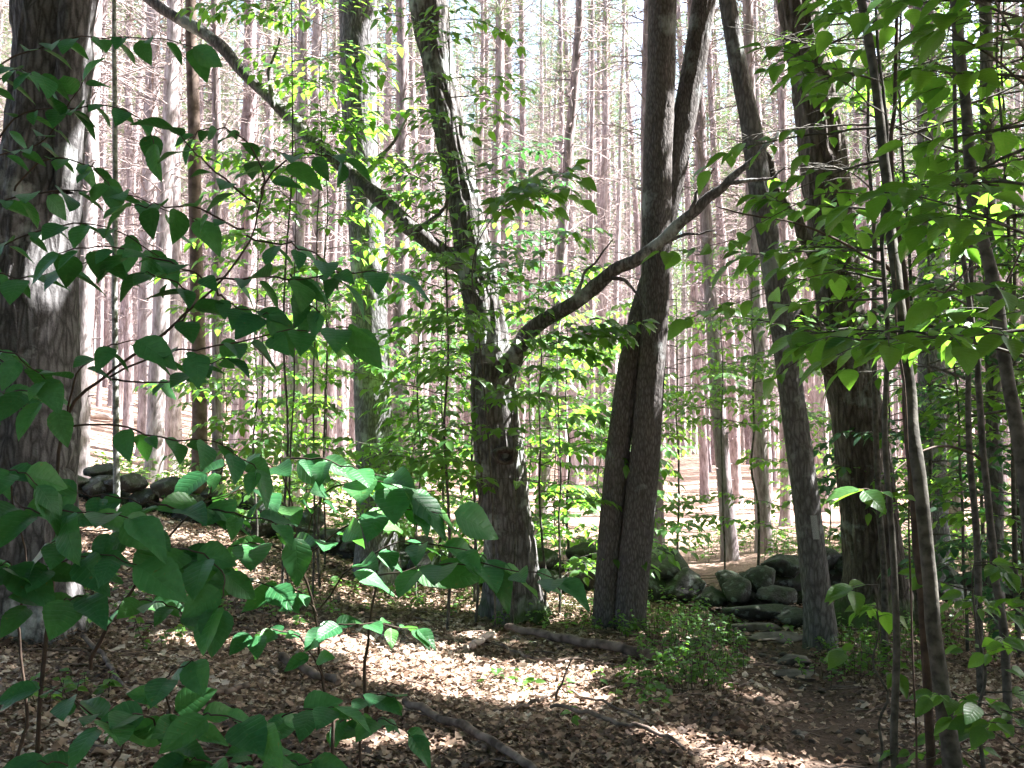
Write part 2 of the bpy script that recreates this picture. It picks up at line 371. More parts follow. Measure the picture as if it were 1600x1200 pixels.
def ground_mat():
    m, nt, b = new_mat('forest_floor'); lk = nt.links.new
    tc = nd(nt, 'ShaderNodeTexCoord'); at = nd(nt, 'ShaderNodeAttribute', attribute_name='rnd')
    uv = nd(nt, 'ShaderNodeUVMap'); sp = nd(nt, 'ShaderNodeSeparateXYZ'); lk(uv.outputs[0], sp.inputs[0])   # u = footpath wear
    v1 = nd(nt, 'ShaderNodeTexVoronoi'); lk(tc.outputs['Object'], v1.inputs[0]); v1.inputs['Scale'].default_value = 17
    n1 = nd(nt, 'ShaderNodeTexNoise'); lk(tc.outputs['Object'], n1.inputs[0]); n1.inputs['Scale'].default_value = 30; n1.inputs['Detail'].default_value = 7; n1.inputs['Roughness'].default_value = .7
    n2 = nd(nt, 'ShaderNodeTexNoise'); lk(tc.outputs['Object'], n2.inputs[0]); n2.inputs['Scale'].default_value = 1.3; n2.inputs['Detail'].default_value = 5
    litter = ramp(nt, [(.28, (.05, .034, .026)), (.5, (.18, .125, .092)), (.72, (.34, .255, .195))]); lk(n1.outputs[0], litter.inputs[0])
    needles = ramp(nt, [(.28, (.19, .12, .092)), (.5, (.34, .235, .19)), (.72, (.47, .36, .30))]); lk(n1.outputs[0], needles.inputs[0])
    soil = ramp(nt, [(.3, (.035, .025, .02)), (.7, (.11, .078, .062))]); lk(n1.outputs[0], soil.inputs[0])
    jz = math_n(nt, 'ADD', at.outputs['Fac'], math_n(nt, 'MULTIPLY_ADD', n2.outputs[0], .8, -.4))
    cz = nd(nt, 'ShaderNodeClamp'); lk(jz, cz.inputs[0])
    m1 = nd(nt, 'ShaderNodeMix', data_type='RGBA'); lk(cz.outputs[0], m1.inputs[0]); lk(litter.outputs[0], m1.inputs[6]); lk(needles.outputs[0], m1.inputs[7])
    cs = nd(nt, 'ShaderNodeClamp'); lk(math_n(nt, 'ADD', sp.outputs[0], math_n(nt, 'MULTIPLY_ADD', n2.outputs[0], .6, -.3)), cs.inputs[0])
    m2 = nd(nt, 'ShaderNodeMix', data_type='RGBA'); lk(math_n(nt, 'MULTIPLY', cs.outputs[0], .8), m2.inputs[0]); lk(m1.outputs[2], m2.inputs[6]); lk(soil.outputs[0], m2.inputs[7])
    lk(m2.outputs[2], b.inputs['Base Color']); b.inputs['Roughness'].default_value = .95; b.inputs['Specular IOR Level'].default_value = .15
    bp = nd(nt, 'ShaderNodeBump'); bp.inputs['Strength'].default_value = .9; bp.inputs['Distance'].default_value = .03
    lk(math_n(nt, 'ADD', n1.outputs[0], math_n(nt, 'MULTIPLY', v1.outputs[0], .5)), bp.inputs['Height']); lk(bp.outputs[0], b.inputs['Normal'])
    return m
M['ground'] = ground_mat()
def litter_mat():
    m, nt, b = new_mat('dry_fallen_leaf'); lk = nt.links.new
    at = nd(nt, 'ShaderNodeAttribute', attribute_name='rnd')
    rp = ramp(nt, [(0, (.06, .040, .030)), (.3, (.175, .113, .080)), (.6, (.31, .218, .155)), (.85, (.46, .355, .27)), (1, (.58, .50, .42))]); lk(at.outputs['Fac'], rp.inputs[0])
    lk(rp.outputs[0], b.inputs['Base Color']); b.inputs['Roughness'].default_value = .7; b.inputs['Specular IOR Level'].default_value = .3
    tr = nd(nt, 'ShaderNodeBsdfTranslucent'); lk(rp.outputs[0], tr.inputs[0]); mix = nd(nt, 'ShaderNodeMixShader'); mix.inputs[0].default_value = .15
    lk(b.outputs[0], mix.inputs[1]); lk(tr.outputs[0], mix.inputs[2]); lk(mix.outputs[0], nt.nodes['Material Output'].inputs[0])
    return m
M['litter'] = litter_mat()
def stone_mat():
    m, nt, b = new_mat('mossy_stone'); lk = nt.links.new
    tc = nd(nt, 'ShaderNodeTexCoord'); ge = nd(nt, 'ShaderNodeNewGeometry'); sp = nd(nt, 'ShaderNodeSeparateXYZ'); lk(ge.outputs['Normal'], sp.inputs[0])
    n1 = nd(nt, 'ShaderNodeTexNoise'); lk(tc.outputs['Object'], n1.inputs[0]); n1.inputs['Scale'].default_value = 9; n1.inputs['Detail'].default_value = 8; n1.inputs['Roughness'].default_value = .7
    n2 = nd(nt, 'ShaderNodeTexNoise'); lk(tc.outputs['Object'], n2.inputs[0]); n2.inputs['Scale'].default_value = 5; n2.inputs['Detail'].default_value = 6
    n3 = nd(nt, 'ShaderNodeTexNoise'); lk(tc.outputs['Object'], n3.inputs[0]); n3.inputs['Scale'].default_value = 14; n3.inputs['Detail'].default_value = 5
    rp = ramp(nt, [(.3, (.014, .014, .0135)), (.55, (.046, .047, .046)), (.75, (.14, .15, .147))]); lk(n1.outputs[0], rp.inputs[0])
    lr = ramp(nt, [(.56, (0, 0, 0)), (.62, (1, 1, 1))]); lk(n3.outputs[0], lr.inputs[0])
    m0 = nd(nt, 'ShaderNodeMix', data_type='RGBA'); lk(math_n(nt, 'MULTIPLY', lr.outputs[0], .38), m0.inputs[0]); lk(rp.outputs[0], m0.inputs[6]); m0.inputs[7].default_value = (.25, .31, .30, 1)
    ms = nd(nt, 'ShaderNodeClamp'); lk(math_n(nt, 'MULTIPLY', math_n(nt, 'ADD', math_n(nt, 'MULTIPLY', sp.outputs[2], .6), math_n(nt, 'MULTIPLY_ADD', n2.outputs[0], 2.0, -1.15)), 1.8), ms.inputs[0])
    m1 = nd(nt, 'ShaderNodeMix', data_type='RGBA'); lk(ms.outputs[0], m1.inputs[0]); lk(m0.outputs[2], m1.inputs[6]); m1.inputs[7].default_value = (.016, .030, .009, 1)
    lk(m1.outputs[2], b.inputs['Base Color']); b.inputs['Roughness'].default_value = .9
    bp = nd(nt, 'ShaderNodeBump'); bp.inputs['Strength'].default_value = .9; bp.inputs['Distance'].default_value = .03; lk(n1.outputs[0], bp.inputs['Height']); lk(bp.outputs[0], b.inputs['Normal'])
    return m
M['stone'] = stone_mat()
m_, nt_, b_ = new_mat('faded_white_paint'); M['blaze'] = m_
nz = nd(nt_, 'ShaderNodeTexNoise'); nz.inputs['Scale'].default_value = 40; rz = ramp(nt_, [(.40, (.13, .125, .12)), (.62, (.48, .52, .52))]); nt_.links.new(nz.outputs[0], rz.inputs[0]); nt_.links.new(rz.outputs[0], b_.inputs['Base Color'])

# ---------------------------------------------------------------- ground
def gspace(a, b, fine, grow):
    out = [a]; s = fine
    while out[-1] < b: out.append(out[-1]+s); s *= grow
    return out
xs = np.array([-q for q in gspace(7, 160, .07, 1.08)[::-1]]+list(np.arange(-6.95, 6.96, .065))+gspace(7, 160, .07, 1.08))
ys = np.array([-q for q in gspace(-2.5, 60, .15, 1.15)[::-1]]+list(np.arange(2.6, 13, .06))+gspace(13, 260, .07, 1.05))
xs = np.unique(np.round(xs, 4)); ys = np.unique(np.round(ys, 4))
GX, GY = np.meshgrid(xs, ys)
GZ = H(GX, GY)
near = np.exp(-np.maximum(0, GY-14)/20)
dtr = np.abs(GX-trail_x(GY))
wear = np.exp(-(dtr/.5)**2)
GZ += (.05*(fbm(np.stack([GX*2.2, GY*2.2, GX*0], -1), 3)-.5)+.045*(fbm(np.stack([GX*9, GY*9, GX*0+9], -1), 3)-.5)*(1-.6*wear))*(.5+.5*near)
gv = np.stack([GX, GY, GZ], -1).reshape(-1, 3); nx, ny = len(xs), len(ys)
ii = np.arange(ny-1)[:, None]*nx; jj = np.arange(nx-1)[None, :]
gf = np.stack([ii+jj, ii+jj+1, ii+nx+jj+1, ii+nx+jj], -1).reshape(-1, 4)
gm = MB(); zone = sstep(11.0, 12.6, GY).reshape(-1)
gm.add(gv, gf, 0, zone, np.stack([(wear*(1-.55*sstep(11, 14, GY))).reshape(-1), zone], -1))
tag(gm.build('ground', M['ground']), kind='structure')

def gz(x, y):            # ground height incl. bumps is close to this
    return Hs(x, y)

# ---------------------------------------------------------------- sun gaps in the broadleaf canopy: (point that catches the sun, radius)
GAPS = []
def gap(px, py, d, r): GAPS.append((*P(px, py, d), r))
def gap_ground(px, py, r):
    rr = ray(px, py)
    t = 2.0
    for k in range(400):
        q = EYE+rr*t
        if q[2] <= Hs(q[0], q[1]): break
        t += .05
    GAPS.append((*q, r))
for px, py, r in [(510, 1005, .22), (560, 1020, .27), (620, 1035, .30), (680, 1050, .32), (740, 1062, .30), (800, 1078, .28), (855, 1095, .24), (600, 1055, .2), (700, 1080, .2), (790, 1108, .13),
                  (920, 1120, .11), (960, 1150, .08), (1050, 1160, .13), (1100, 1180, .17), (1180, 1192, .18), (1240, 1198, .15), (1195, 1095, .12), (1170, 1080, .07), (1215, 1110, .07),
                  (730, 1000, .14), (690, 1010, .1), (450, 985, .1), (380, 1010, .09), (260, 1000, .09), (180, 1015, .08), (340, 1085, .07), (300, 960, .08), (230, 890, .08), (365, 910, .08),
                  (1000, 1060, .08), (930, 1095, .07), (1330, 1090, .07), (1370, 1105, .06), (1400, 1160, .07), (640, 905, .08), (1500, 900, .2), (1560, 905, .2), (1450, 985, .1), (1100, 1120, .07), (860, 1030, .06)]:
    gap_ground(px, py, r)
fr = np.random.RandomState(5)
for k in range(55):      # small sun flecks over the clearing floor
    x_, y_ = fr.uniform(-3.6, 2.2), fr.uniform(5.2, 9.2)
    GAPS.append((x_, y_, Hs(x_, y_)+.1, fr.uniform(.06, .15)))
NG = len(GAPS)
for a in [(95, 340, 7.1, .22), (88, 300, 7.1, .18), (90, 390, 7.1, .15), (120, 60, 7.2, .15), (75, 540, 7.1, .07), (60, 985, 7.1, .03), (85, 755, 7.1, .07), (90, 200, 7.2, .10),
          # leaf sprays that catch the sun
          (840, 280, 7.8, .30), (780, 320, 7.8, .28), (700, 225, 7.8, .12), (890, 250, 7.8, .14), (590, 300, 9.2, .35), (560, 360, 9.2, .4), (600, 440, 9.2, .35), (540, 420, 9.8, .4), (660, 300, 9.2, .25),
          (720, 430, 9.2, .35), (760, 480, 9.2, .35), (850, 530, 9.2, .35), (920, 530, 9.2, .3), (700, 540, 9.2, .3), (640, 560, 9.2, .35), (560, 560, 9.8, .4), (500, 470, 9.8, .45), (460, 300, 9.8, .5), (470, 80, 9.8, .6), (380, 400, 9.6, .4),
          (560, 120, 9.8, .3), (480, 620, 9.6, .5), (700, 620, 9.1, .35), (900, 640, 9.6, .5), (1060, 660, 10.6, .5), (660, 705, 9.8, .12), (830, 420, 9.2, .25), (720, 130, 7.8, .1), (450, 20, 9.8, .35),
          (1290, 150, 6, .3), (1310, 190, 6, .3), (1400, 250, 8, .8), (1500, 230, 8, .7), (1590, 270, 8, .6), (1550, 380, 9, .8), (1420, 340, 9, .6), (1330, 260, 7, .4), (1440, 60, 6, .5), (1330, 50, 6, .35), (1560, 100, 6, .5),
          (1480, 480, 9, .5), (1560, 650, 9, .7), (1500, 760, 9, .6), (1440, 700, 10, .6), (1590, 800, 9, .5), (1180, 640, 10, .5), (1140, 520, 9, .4), (1240, 700, 11, .5), (1290, 640, 11, .4),
          (600, 775, 2.6, .05), (640, 780, 2.6, .05), (740, 870, 2.6, .06), (690, 860, 2.6, .04), (125, 880, 2.4, .05), (270, 1110, 2.4, .05), (460, 945, 2.5, .04), (300, 1040, 2.4, .03), (620, 1150, 2.6, .03), (310, 1185, 2.4, .05), (80, 1080, 2.4, .04),
          (1150, 265, 4, .07), (1350, 760, 4, .08), (1210, 10, 4, .1), (1180, 110, 4, .06), (1250, 95, 4, .06), (1520, 565, 5, .12), (1490, 1060, 4, .08), (1510, 1085, 4, .07), (1570, 1105, 4, .08), (1510, 1000, 4, .07), (1540, 950, 5, .12), (1460, 1035, 4, .05),
          (600, 200, 11, .25), (600, 330, 11, .25), (600, 680, 11, .3), (830, 900, 9.5, .1), (690, 60, 9.5, .15), (700, 190, 9.5, .12), (1100, 100, 9, .2)]:
    gap(*a)
gr = np.random.RandomState(77)
for k in range(130):      # flecks through the centre saplings
    GAPS.append((gr.uniform(-2.8, 1.6), gr.uniform(9.4, 12), gr.uniform(1.2, 5.5), gr.uniform(.2, .4)))
for k in range(70):      # and on the right
    GAPS.append((gr.uniform(3.0, 7.5), gr.uniform(8.5, 12.5), gr.uniform(1.5, 6.5), gr.uniform(.15, .32)))
for k in range(15):      # near leaves at the upper right
    GAPS.append((gr.uniform(1.1, 3.0), gr.uniform(3.2, 5), gr.uniform(2.5, 3.8), gr.uniform(.08, .18)))
GAPS = np.array(GAPS)
GAPS[:9, 3] = GAPS[:9, 3]*1.45+.08
GAPS[11:16, 3] = GAPS[11:16, 3]*1.4+.05
GAPS[NG:, 3] = GAPS[NG:, 3]*1.15+.06
land = GAPS[:, :2]-(GAPS[:, 2]-.1)[:, None]*(TO_SUN[:2]/TO_SUN[2])[None]      # where each leaf gap would light the floor
stray = (np.arange(len(GAPS)) >= NG) & (land[:, 1] > 4.8) & (land[:, 1] < 9.0) & (np.abs(land[:, 0]) < .52*land[:, 1])
GAPS[stray, 3] *= .62
dim = (np.arange(len(GAPS)) >= NG) & (((land[:, 0] > -.4) & (land[:, 0] < 4.5) & (land[:, 1] > 4.8) & (land[:, 1] < 8.8)) | ((land[:, 0] > .8) & (land[:, 0] < 5) & (land[:, 1] >= 8.8) & (land[:, 1] < 12)))
GAPS[dim, 3] *= .45
GAPS[(np.arange(len(GAPS)) >= NG) & (GAPS[:, 1] < 3), 3] *= 1.7
def open_to_sun(p, first=None):
    """True where a canopy leaf would stand in one of the gaps"""
    keep = np.ones(len(p), bool)
    for cx, cy_, cz, r in (GAPS if first is None else GAPS[:first]):
        rel = p-np.array([cx, cy_, cz]); t = rel@TO_SUN
        d = np.linalg.norm(rel-t[:, None]*TO_SUN, axis=1)
        keep &= ~((t > max(.6, r*1.6)) & (d < r+.06))
    return keep

# ---------------------------------------------------------------- big broadleaf trees
def crown_mesh(parent, loc, ellipsoids, n, size=.2, seed=0, limbs_from=None, far=False):
    size *= 1.3
    """leafy crown above the frame: leaf-sized faces through several overlapping clumps, with limbs"""
    rs = np.random.RandomState(seed); mb = MB(); wood = MB()
    tot = sum(e[3]*e[4]*e[5] for e in ellipsoids)
    for (cx, cy_, cz, rx, ry, rz) in ellipsoids:
        k = int(n*rx*ry*rz/tot)
        nc = max(10, k//45)                                 # twig-end clumps
        u = nrm(rs.normal(size=(nc, 3)))*(rs.rand(nc, 1)**.4); cc = u*np.array([rx, ry, rz])+np.array([cx, cy_, cz])
        p = cc[rs.randint(0, nc, k)]+rs.normal(0, 1, (k, 3))*np.array([.42, .42, .16])
        p = p[open_to_sun(p)]
        az = rs.rand(len(p))*6.283; d = np.stack([np.cos(az), np.sin(az), -.2+0*az], -1); nn = UP+rs.normal(0, .35, (len(p), 3))
        place(mb, LEAF_FAR, p, nrm(d), nn, size*(.7+.6*rs.rand(len(p))), 0)
        if limbs_from is not None:
            for q in cc[:6]:
                a = np.array(limbs_from); m = (a+q)/2+np.array([0, 0, .5])+rs.normal(0, .2, 3)
                c = curve([a, m, q], 9)
                if open_to_sun(curve([a, m, q], 40)).sum() < 40: continue
                tube(wood, c, np.linspace(.07, .012, 9), 5, 0, cap=False)
    if limbs_from is not None and wood.n: wood.build('limb', M['bark_grey'], parent, loc)
    return mb.build('crown', M['canopy'], parent, loc)

def big_trunk(mb, ctr, rad, zs_, base_z, sides=64, dz=.035, ridge=.018, freq=16, lump=.08, flare=.4, seed=0., lobes=5, z0=None, z1=None, fl_h=.28):
    """ctr: Nx3 world points sorted upward; rad at each; displaced, ridged trunk surface"""
    ctr = np.asarray(ctr, float); rad = np.asarray(rad, float); o = np.argsort(ctr[:, 2]); ctr = ctr[o]; rad = rad[o]
    z0 = base_z-.25 if z0 is None else z0; z1 = ctr[-1, 2] if z1 is None else z1
    vis = min(z1, 7.2)
    z = np.concatenate([np.arange(z0, vis, dz), np.arange(vis, z1, .4)]) if z1 > vis else np.arange(z0, z1, dz)
    def it(v):
        y = np.interp(z, ctr[:, 2], v)
        k = 13; pad = np.pad(y, k//2, mode='edge'); return np.convolve(pad, np.ones(k)/k, 'valid')
    X, Y, Rr = it(ctr[:, 0]), it(ctr[:, 1]), it(rad)
    # linear extrapolation below the lowest row
    a = np.linspace(0, 2*np.pi, sides, endpoint=False)
    A, Z = np.meshgrid(a, z)
    hgt = np.maximum(Z-base_z, -.05); fl = np.exp(-hgt/fl_h)
    RR = Rr[:, None]*(1+flare*fl*(.75+.5*np.cos(lobes*A+seed*3.1)+.2*np.cos((lobes-2)*A+seed)))
    q = np.stack([np.cos(A)*Rr[:, None]+seed*7, np.sin(A)*Rr[:, None], Z], -1)
    RR = RR*(1+lump*2*(fbm(q*np.array([5, 5, 1.6]), 3)-.5))
    n = fbm(q*np.array([freq, freq, freq/6.5])+fbm(q*3, 2)[..., None]*1.2, 3); rg = 1-np.abs(2*n-1)*2.2
    RR = RR+ridge*(rg-.4)
    V = np.stack([X[:, None]+RR*np.cos(A), Y[:, None]+RR*np.sin(A), Z], -1).reshape(-1, 3)
    nr = len(z); i = np.arange(nr-1)[:, None]*sides; j = np.arange(sides)[None, :]; j2 = (j+1) % sides
    mb.add(V, np.stack([i+j, i+j2, i+sides+j2, i+sides+j], -1).reshape(-1, 4))
def rows_to_world(rows, d0, d1=None):
    d1 = d0 if d1 is None else d1; n = len(rows); c = []; r = []
    for k, (py, xl, xr) in enumerate(rows):
        d = d0+(d1-d0)*k/max(n-1, 1); c.append(P((xl+xr)/2, py, d)); r.append((xr-xl)/2/F*np.linalg.norm(ray((xl+xr)/2, py))*d/ray((xl+xr)/2, py)[1]*.98)
    return np.array(c), np.array(r)
def extend(c, r, ztop, shrink=.55, bend=0.):
    """carry the trunk on above the frame"""
    t = c[0]-c[1] if c[0, 2] > c[1, 2] else c[-1]-c[-2]
    top = c[np.argmax(c[:, 2])]; k = (ztop-top[2])/max(t[2], 1e-3)*.6
    e = top+np.array([t[0]*k, t[1]*k, ztop-top[2]])
    return np.vstack([c, e]), np.append(r, r[np.argmax(c[:, 2])]*shrink)
def limb(mb, pts, r, sides=12, n=40, wob=.02, seed=0, lump=.3):
    c = curve(pts, n); rr = np.interp(np.linspace(0, 1, n), np.linspace(0, 1, len(r)), r)
    rr = rr*(1+lump*(vnoise(np.stack([np.arange(n)*.55, np.full(n, seed+.5), np.zeros(n)], -1))-.5))
    c = c+wob*(np.stack([vnoise(np.stack([np.arange(n)*.4, np.full(n, seed+k*9.), np.zeros(n)], -1)) for k in range(3)], -1)-.5)
    tube(mb, c, rr, sides)

# 1 old tree at the left edge
rows = [(0, 34, 140), (100, 30, 132), (200, 24, 126), (300, 8, 118), (400, -8, 108), (500, -14, 108), (600, -16, 110), (700, -18, 108), (800, -22, 104), (900, -28, 104), (1040, -34, 112)]
c, r = rows_to_world(rows, 7.3); b1 = np.array([c[-1, 0], 7.3, Hs(c[-1, 0], 7.3)]); c, r = extend(c, r, 13)
T1 = thing('old_maple_tree', 'massive old tree with shaggy dark bark and pale patches at the left edge', 'tree', b1)
mb = MB(); big_trunk(mb, c, r, None, b1[2], 110, .03, .034, 9, .10, .22, 1.3); mb.build('trunk', M['bark_old'], T1, b1)
mb = MB(); cc, rr = rows_to_world([(-160, 110, 150), (0, 98, 140), (90, 92, 128), (200, 90, 122), (300, 88, 110)], 7.05)
big_trunk(mb, cc, rr, None, -5, 40, .04, .016, 14, .1, 0, 2.2, z0=cc[-1, 2]); mb.build('side_stem', M['bark_old'], T1, b1)
mb = MB(); k0 = P(78, 752, 7.06)
tube(mb, curve([k0+np.array([-.03, .25, 0]), k0+np.array([0, .02, .02]), k0+np.array([0, -.06, 0])], 6), [.10, .10, .075, .08, .06, .03], 14); mb.build('burl', M['bark_old'], T1, b1)
crown_mesh(T1, b1, [(-2.6, 7, 11.5, 4, 4, 2.2), (-5, 5, 12, 3, 3, 2)], 9000, .21, 1, (b1[0]+.5, 7.3, 9))

# 2 straight grey trunk
rows = [(0, 532, 586), (100, 533, 586), (200, 536, 587), (300, 541, 594), (400, 548, 602), (500, 551, 606), (600, 553, 610), (700, 556, 615), (800, 557, 618), (872, 556, 620)]
c, r = rows_to_world(rows, 11.2); b2 = np.array([c[-1, 0], 11.2, Hs(c[-1, 0], 11.2)]); c, r = extend(c, r, 15)
T2 = thing('oak_tree', 'straight grey trunk with fine bark, half in sun, left of the gnarled tree', 'tree', b2)
mb = MB(); big_trunk(mb, c, r, None, b2[2], 72, .04, .012, 26, .05, .25, 3.7); mb.build('trunk', M['bark_grey'], T2, b2)
crown_mesh(T2, b2, [(-1.5, 9.5, 12.5, 3.2, 2.6, 2)], 4000, .21, 2, (b2[0], 11.2, 10.5))

# 3 gnarled centre tree
rows = [(0, 640, 695), (60, 652, 700), (100, 664, 706), (200, 676, 726), (300, 698, 746), (350, 706, 756), (400, 714, 771), (460, 724, 782), (500, 732, 790), (600, 735, 805), (700, 744, 816), (800, 752, 830), (900, 764, 841), (962, 768, 846)]
c, r = rows_to_world(rows, 9.7); b3 = np.array([c[-1, 0], 9.7, Hs(c[-1, 0], 9.7)]); c, r = extend(c, r, 13)
T3 = thing('gnarled_maple_tree', 'gnarled leaning tree with a dark knot hole and two long bare limbs', 'tree', b3)
mb = MB(); big_trunk(mb, c, r, None, b3[2], 96, .03, .03, 13, .13, .5, 5.1); mb.build('trunk', M['bark_gnarl'], T3, b3)
mb = MB(); limb(mb, [P(a, b, d) for a, b, d in [(790, 590, 9.75), (806, 552, 9.6), (832, 515, 9.4), (900, 470, 9.1), (950, 430, 8.9), (1020, 388, 8.6), (1080, 335, 8.4), (1135, 285, 8.3), (1185, 245, 8.2), (1215, 205, 8.2)]], [.10, .085, .074, .066, .058, .05, .04, .026, .012], 14, 60, .035, 3)
for pp in [[(900, 470, 9.1), (915, 425, 9), (960, 375, 8.8)], [(1020, 388, 8.6), (1075, 365, 8.5), (1120, 360, 8.4)], [(1080, 335, 8.4), (1090, 300, 8.3), (1120, 262, 8.2)], [(1135, 285, 8.3), (1190, 280, 8.2), (1230, 262, 8.1)], [(950, 430, 8.9), (985, 445, 8.8), (1010, 480, 8.7)]]:
    limb(mb, [P(*q) for q in pp], [.022, .014, .005], 6, 16, .05, 2)
mb.build('limb', M['bark_gnarl'], T3, b3)
mb = MB(); limb(mb, [P(a, b, d) for a, b, d in [(735, 425, 9.75), (700, 402, 9.6), (650, 362, 9.5), (600, 318, 9.6), (545, 268, 9.8), (490, 218, 10), (450, 180, 10.1), (390, 122, 10.2), (320, 52, 10.3), (250, 12, 10.4), (150, -70, 10.6)]], [.11, .09, .08, .08, .075, .07, .066, .064, .058, .05], 14, 70, .025, 8)
for pp in [[(560, 285, 9.8), (600, 240, 9.6), (640, 180, 9.5)], [(650, 362, 9.5), (690, 330, 9.2), (700, 300, 9)], [(430, 165, 10.1), (420, 110, 10), (440, 60, 9.8)]]:
    limb(mb, [P(*q) for q in pp], [.03, .02, .008], 7, 16, .04, 2)
mb.build('limb', M['bark_gnarl'], T3, b3)
mb = MB(); kn = P(789, 712, 9.44); th = np.linspace(0, 2*np.pi, 20, endpoint=False)   # lip round the knot hole, then the hollow
rings = []
for rad_, dep in ((.115, .05), (.10, -.03), (.075, -.055), (.055, -.02), (.03, .05)):
    rings.append(np.stack([kn[0]+rad_*1.1*np.cos(th)*(1+.12*np.sin(3*th)), np.full(20, kn[1]+dep), kn[2]+rad_*.85*np.sin(th)*(1+.1*np.cos(2*th))], -1))
V = np.concatenate(rings); ff = [(k*20+j, k*20+(j+1) % 20, (k+1)*20+(j+1) % 20, (k+1)*20+j) for k in range(4) for j in range(20)]
mb.add(V, np.array(ff)); mb.build('knot_hole', M['bark_right'], T3, b3)
crown_mesh(T3, b3, [(-1, 8, 12, 3.5, 3.2, 2), (1.5, 6.5, 11.5, 3, 3, 2)], 9000, .21, 3, (b3[0]-1, 9.6, 9.5))

# 4 twin trunk
b4 = np.array([P(966, 985, 9.3)[0], 9.3, Hs(P(966, 985, 9.3)[0], 9.3)])
T4 = thing('twin_stem_tree', 'twin stemmed tree, its two dark trunks crossing, beside the footpath', 'tree', b4)
rows = [(0, 1014, 1055), (100, 1013, 1054), (200, 1008, 1051), (300, 1004, 1048), (400, 1002, 1046), (500, 1004, 1044), (600, 994, 1038), (700, 986, 1032), (800, 975, 1024), (900, 964, 1013), (985, 956, 1006)]
c, r = rows_to_world(rows, 9.3); c, r = extend(c, r, 15)
mb = MB(); big_trunk(mb, c, r, None, b4[2], 64, .035, .010, 30, .05, .12, 7.3); mb.build('trunk', M['bark_twin'], T4, b4)
rows = [(0, 1084, 1118), (100, 1068, 1102), (200, 1048, 1085), (300, 1030, 1066), (400, 1012, 1046), (500, 980, 1012), (600, 961, 995), (700, 948, 985), (800, 938, 975), (900, 930, 968), (985, 926, 966)]
c, r = rows_to_world(rows, 9.45, 9.35); c, r = extend(c, r, 14)
mb = MB(); big_trunk(mb, c, r, None, b4[2], 64, .035, .010, 30, .05, .12, 9.9); mb.build('trunk', M['bark_twin'], T4, b4)
crown_mesh(T4, b4, [(2.4, 8.6, 12.5, 3.8, 3.4, 2.2), (5, 7, 11.5, 3, 3, 2)], 19000, .21, 4, (b4[0]+.8, 9.3, 10))

# 5 slim grey trunk with the blaze
rows = [(0, 1124, 1148), (100, 1140, 1166), (200, 1158, 1190), (300, 1172, 1205), (400, 1188, 1222), (500, 1203, 1240), (600, 1216, 1252), (700, 1229, 1268), (800, 1242, 1282), (900, 1254, 1294), (1000, 1264, 1306)]
c, r = rows_to_world(rows, 9.0); b5 = np.array([c[-1, 0], 9.0, Hs(c[-1, 0], 9.0)]); c, r = extend(c, r, 12)
T5 = thing('blazed_tree', 'slim leaning grey trunk with a faded white trail blaze', 'tree', b5)
mb = MB(); big_trunk(mb, c, r, None, b5[2], 56, .035, .008, 24, .08, .25, 11.7)
mb.build('trunk', M['bark_mid'], T5, b5)
mb = MB(); q = P(1273, 824, 8.87)
g = [];
for k in range(7):
    for j in range(4): g.append((q[0]+(j-1.5)*.019+.010*(k-3)*-.35, q[1]-.008*math.cos((j-1.5)*.6), q[2]+(k-3)*.035))
mb.add(np.array(g), np.array([(k*4+j, k*4+j+1, k*4+j+5, k*4+j+4) for k in range(6) for j in range(3)])); mb.build('trail_blaze', M['blaze'], T5, b5)
crown_mesh(T5, b5, [(3.5, 9.2, 10.5, 2.6, 2.4, 1.6)], 4000, .2, 5, (b5[0]-.6, 9, 9))

# 6 dark furrowed tree on the right
rows = [(0, 1218, 1268), (100, 1236, 1292), (200, 1250, 1312), (300, 1258, 1326), (400, 1270, 1337), (500, 1281, 1346), (600, 1294, 1366), (700, 1308, 1384), (800, 1319, 1396), (900, 1326, 1408), (985, 1322, 1420)]
c, r = rows_to_world(rows, 9.8); b6 = np.array([c[-1, 0], 9.8, Hs(c[-1, 0], 9.8)]); c, r = extend(c, r, 13)
T6 = thing('furrowed_tree', 'thick dark furrowed trunk with a broken stub, right of the blazed tree', 'tree', b6)
mb = MB(); big_trunk(mb, c, r, None, b6[2], 96, .03, .032, 11, .08, .5, 13.3); mb.build('trunk', M['bark_right'], T6, b6)
mb = MB(); limb(mb, [P(a, b, d) for a, b, d in [(1312, 590, 9.8), (1290, 552, 9.6), (1268, 518, 9.5), (1248, 492, 9.45)]], [.12, .115, .12, .10], 14, 22, .05, 4); mb.build('broken_stub', M['bark_right'], T6, b6)
mb = MB(); limb(mb, [P(a, b, d) for a, b, d in [(1290, 430, 9.8), (1262, 385, 9.6), (1235, 330, 9.5), (1205, 270, 9.5), (1190, 225, 9.5), (1170, 160, 9.4)]], [.08, .065, .055, .045, .035, .02], 10, 30, .05, 6); mb.build('limb', M['bark_right'], T6, b6)
crown_mesh(T6, b6, [(4.8, 9, 11.5, 3.8, 3.2, 2.2), (7, 7, 12, 3, 3, 2)], 19000, .21, 6, (b6[0]-.6, 9.8, 9.5))

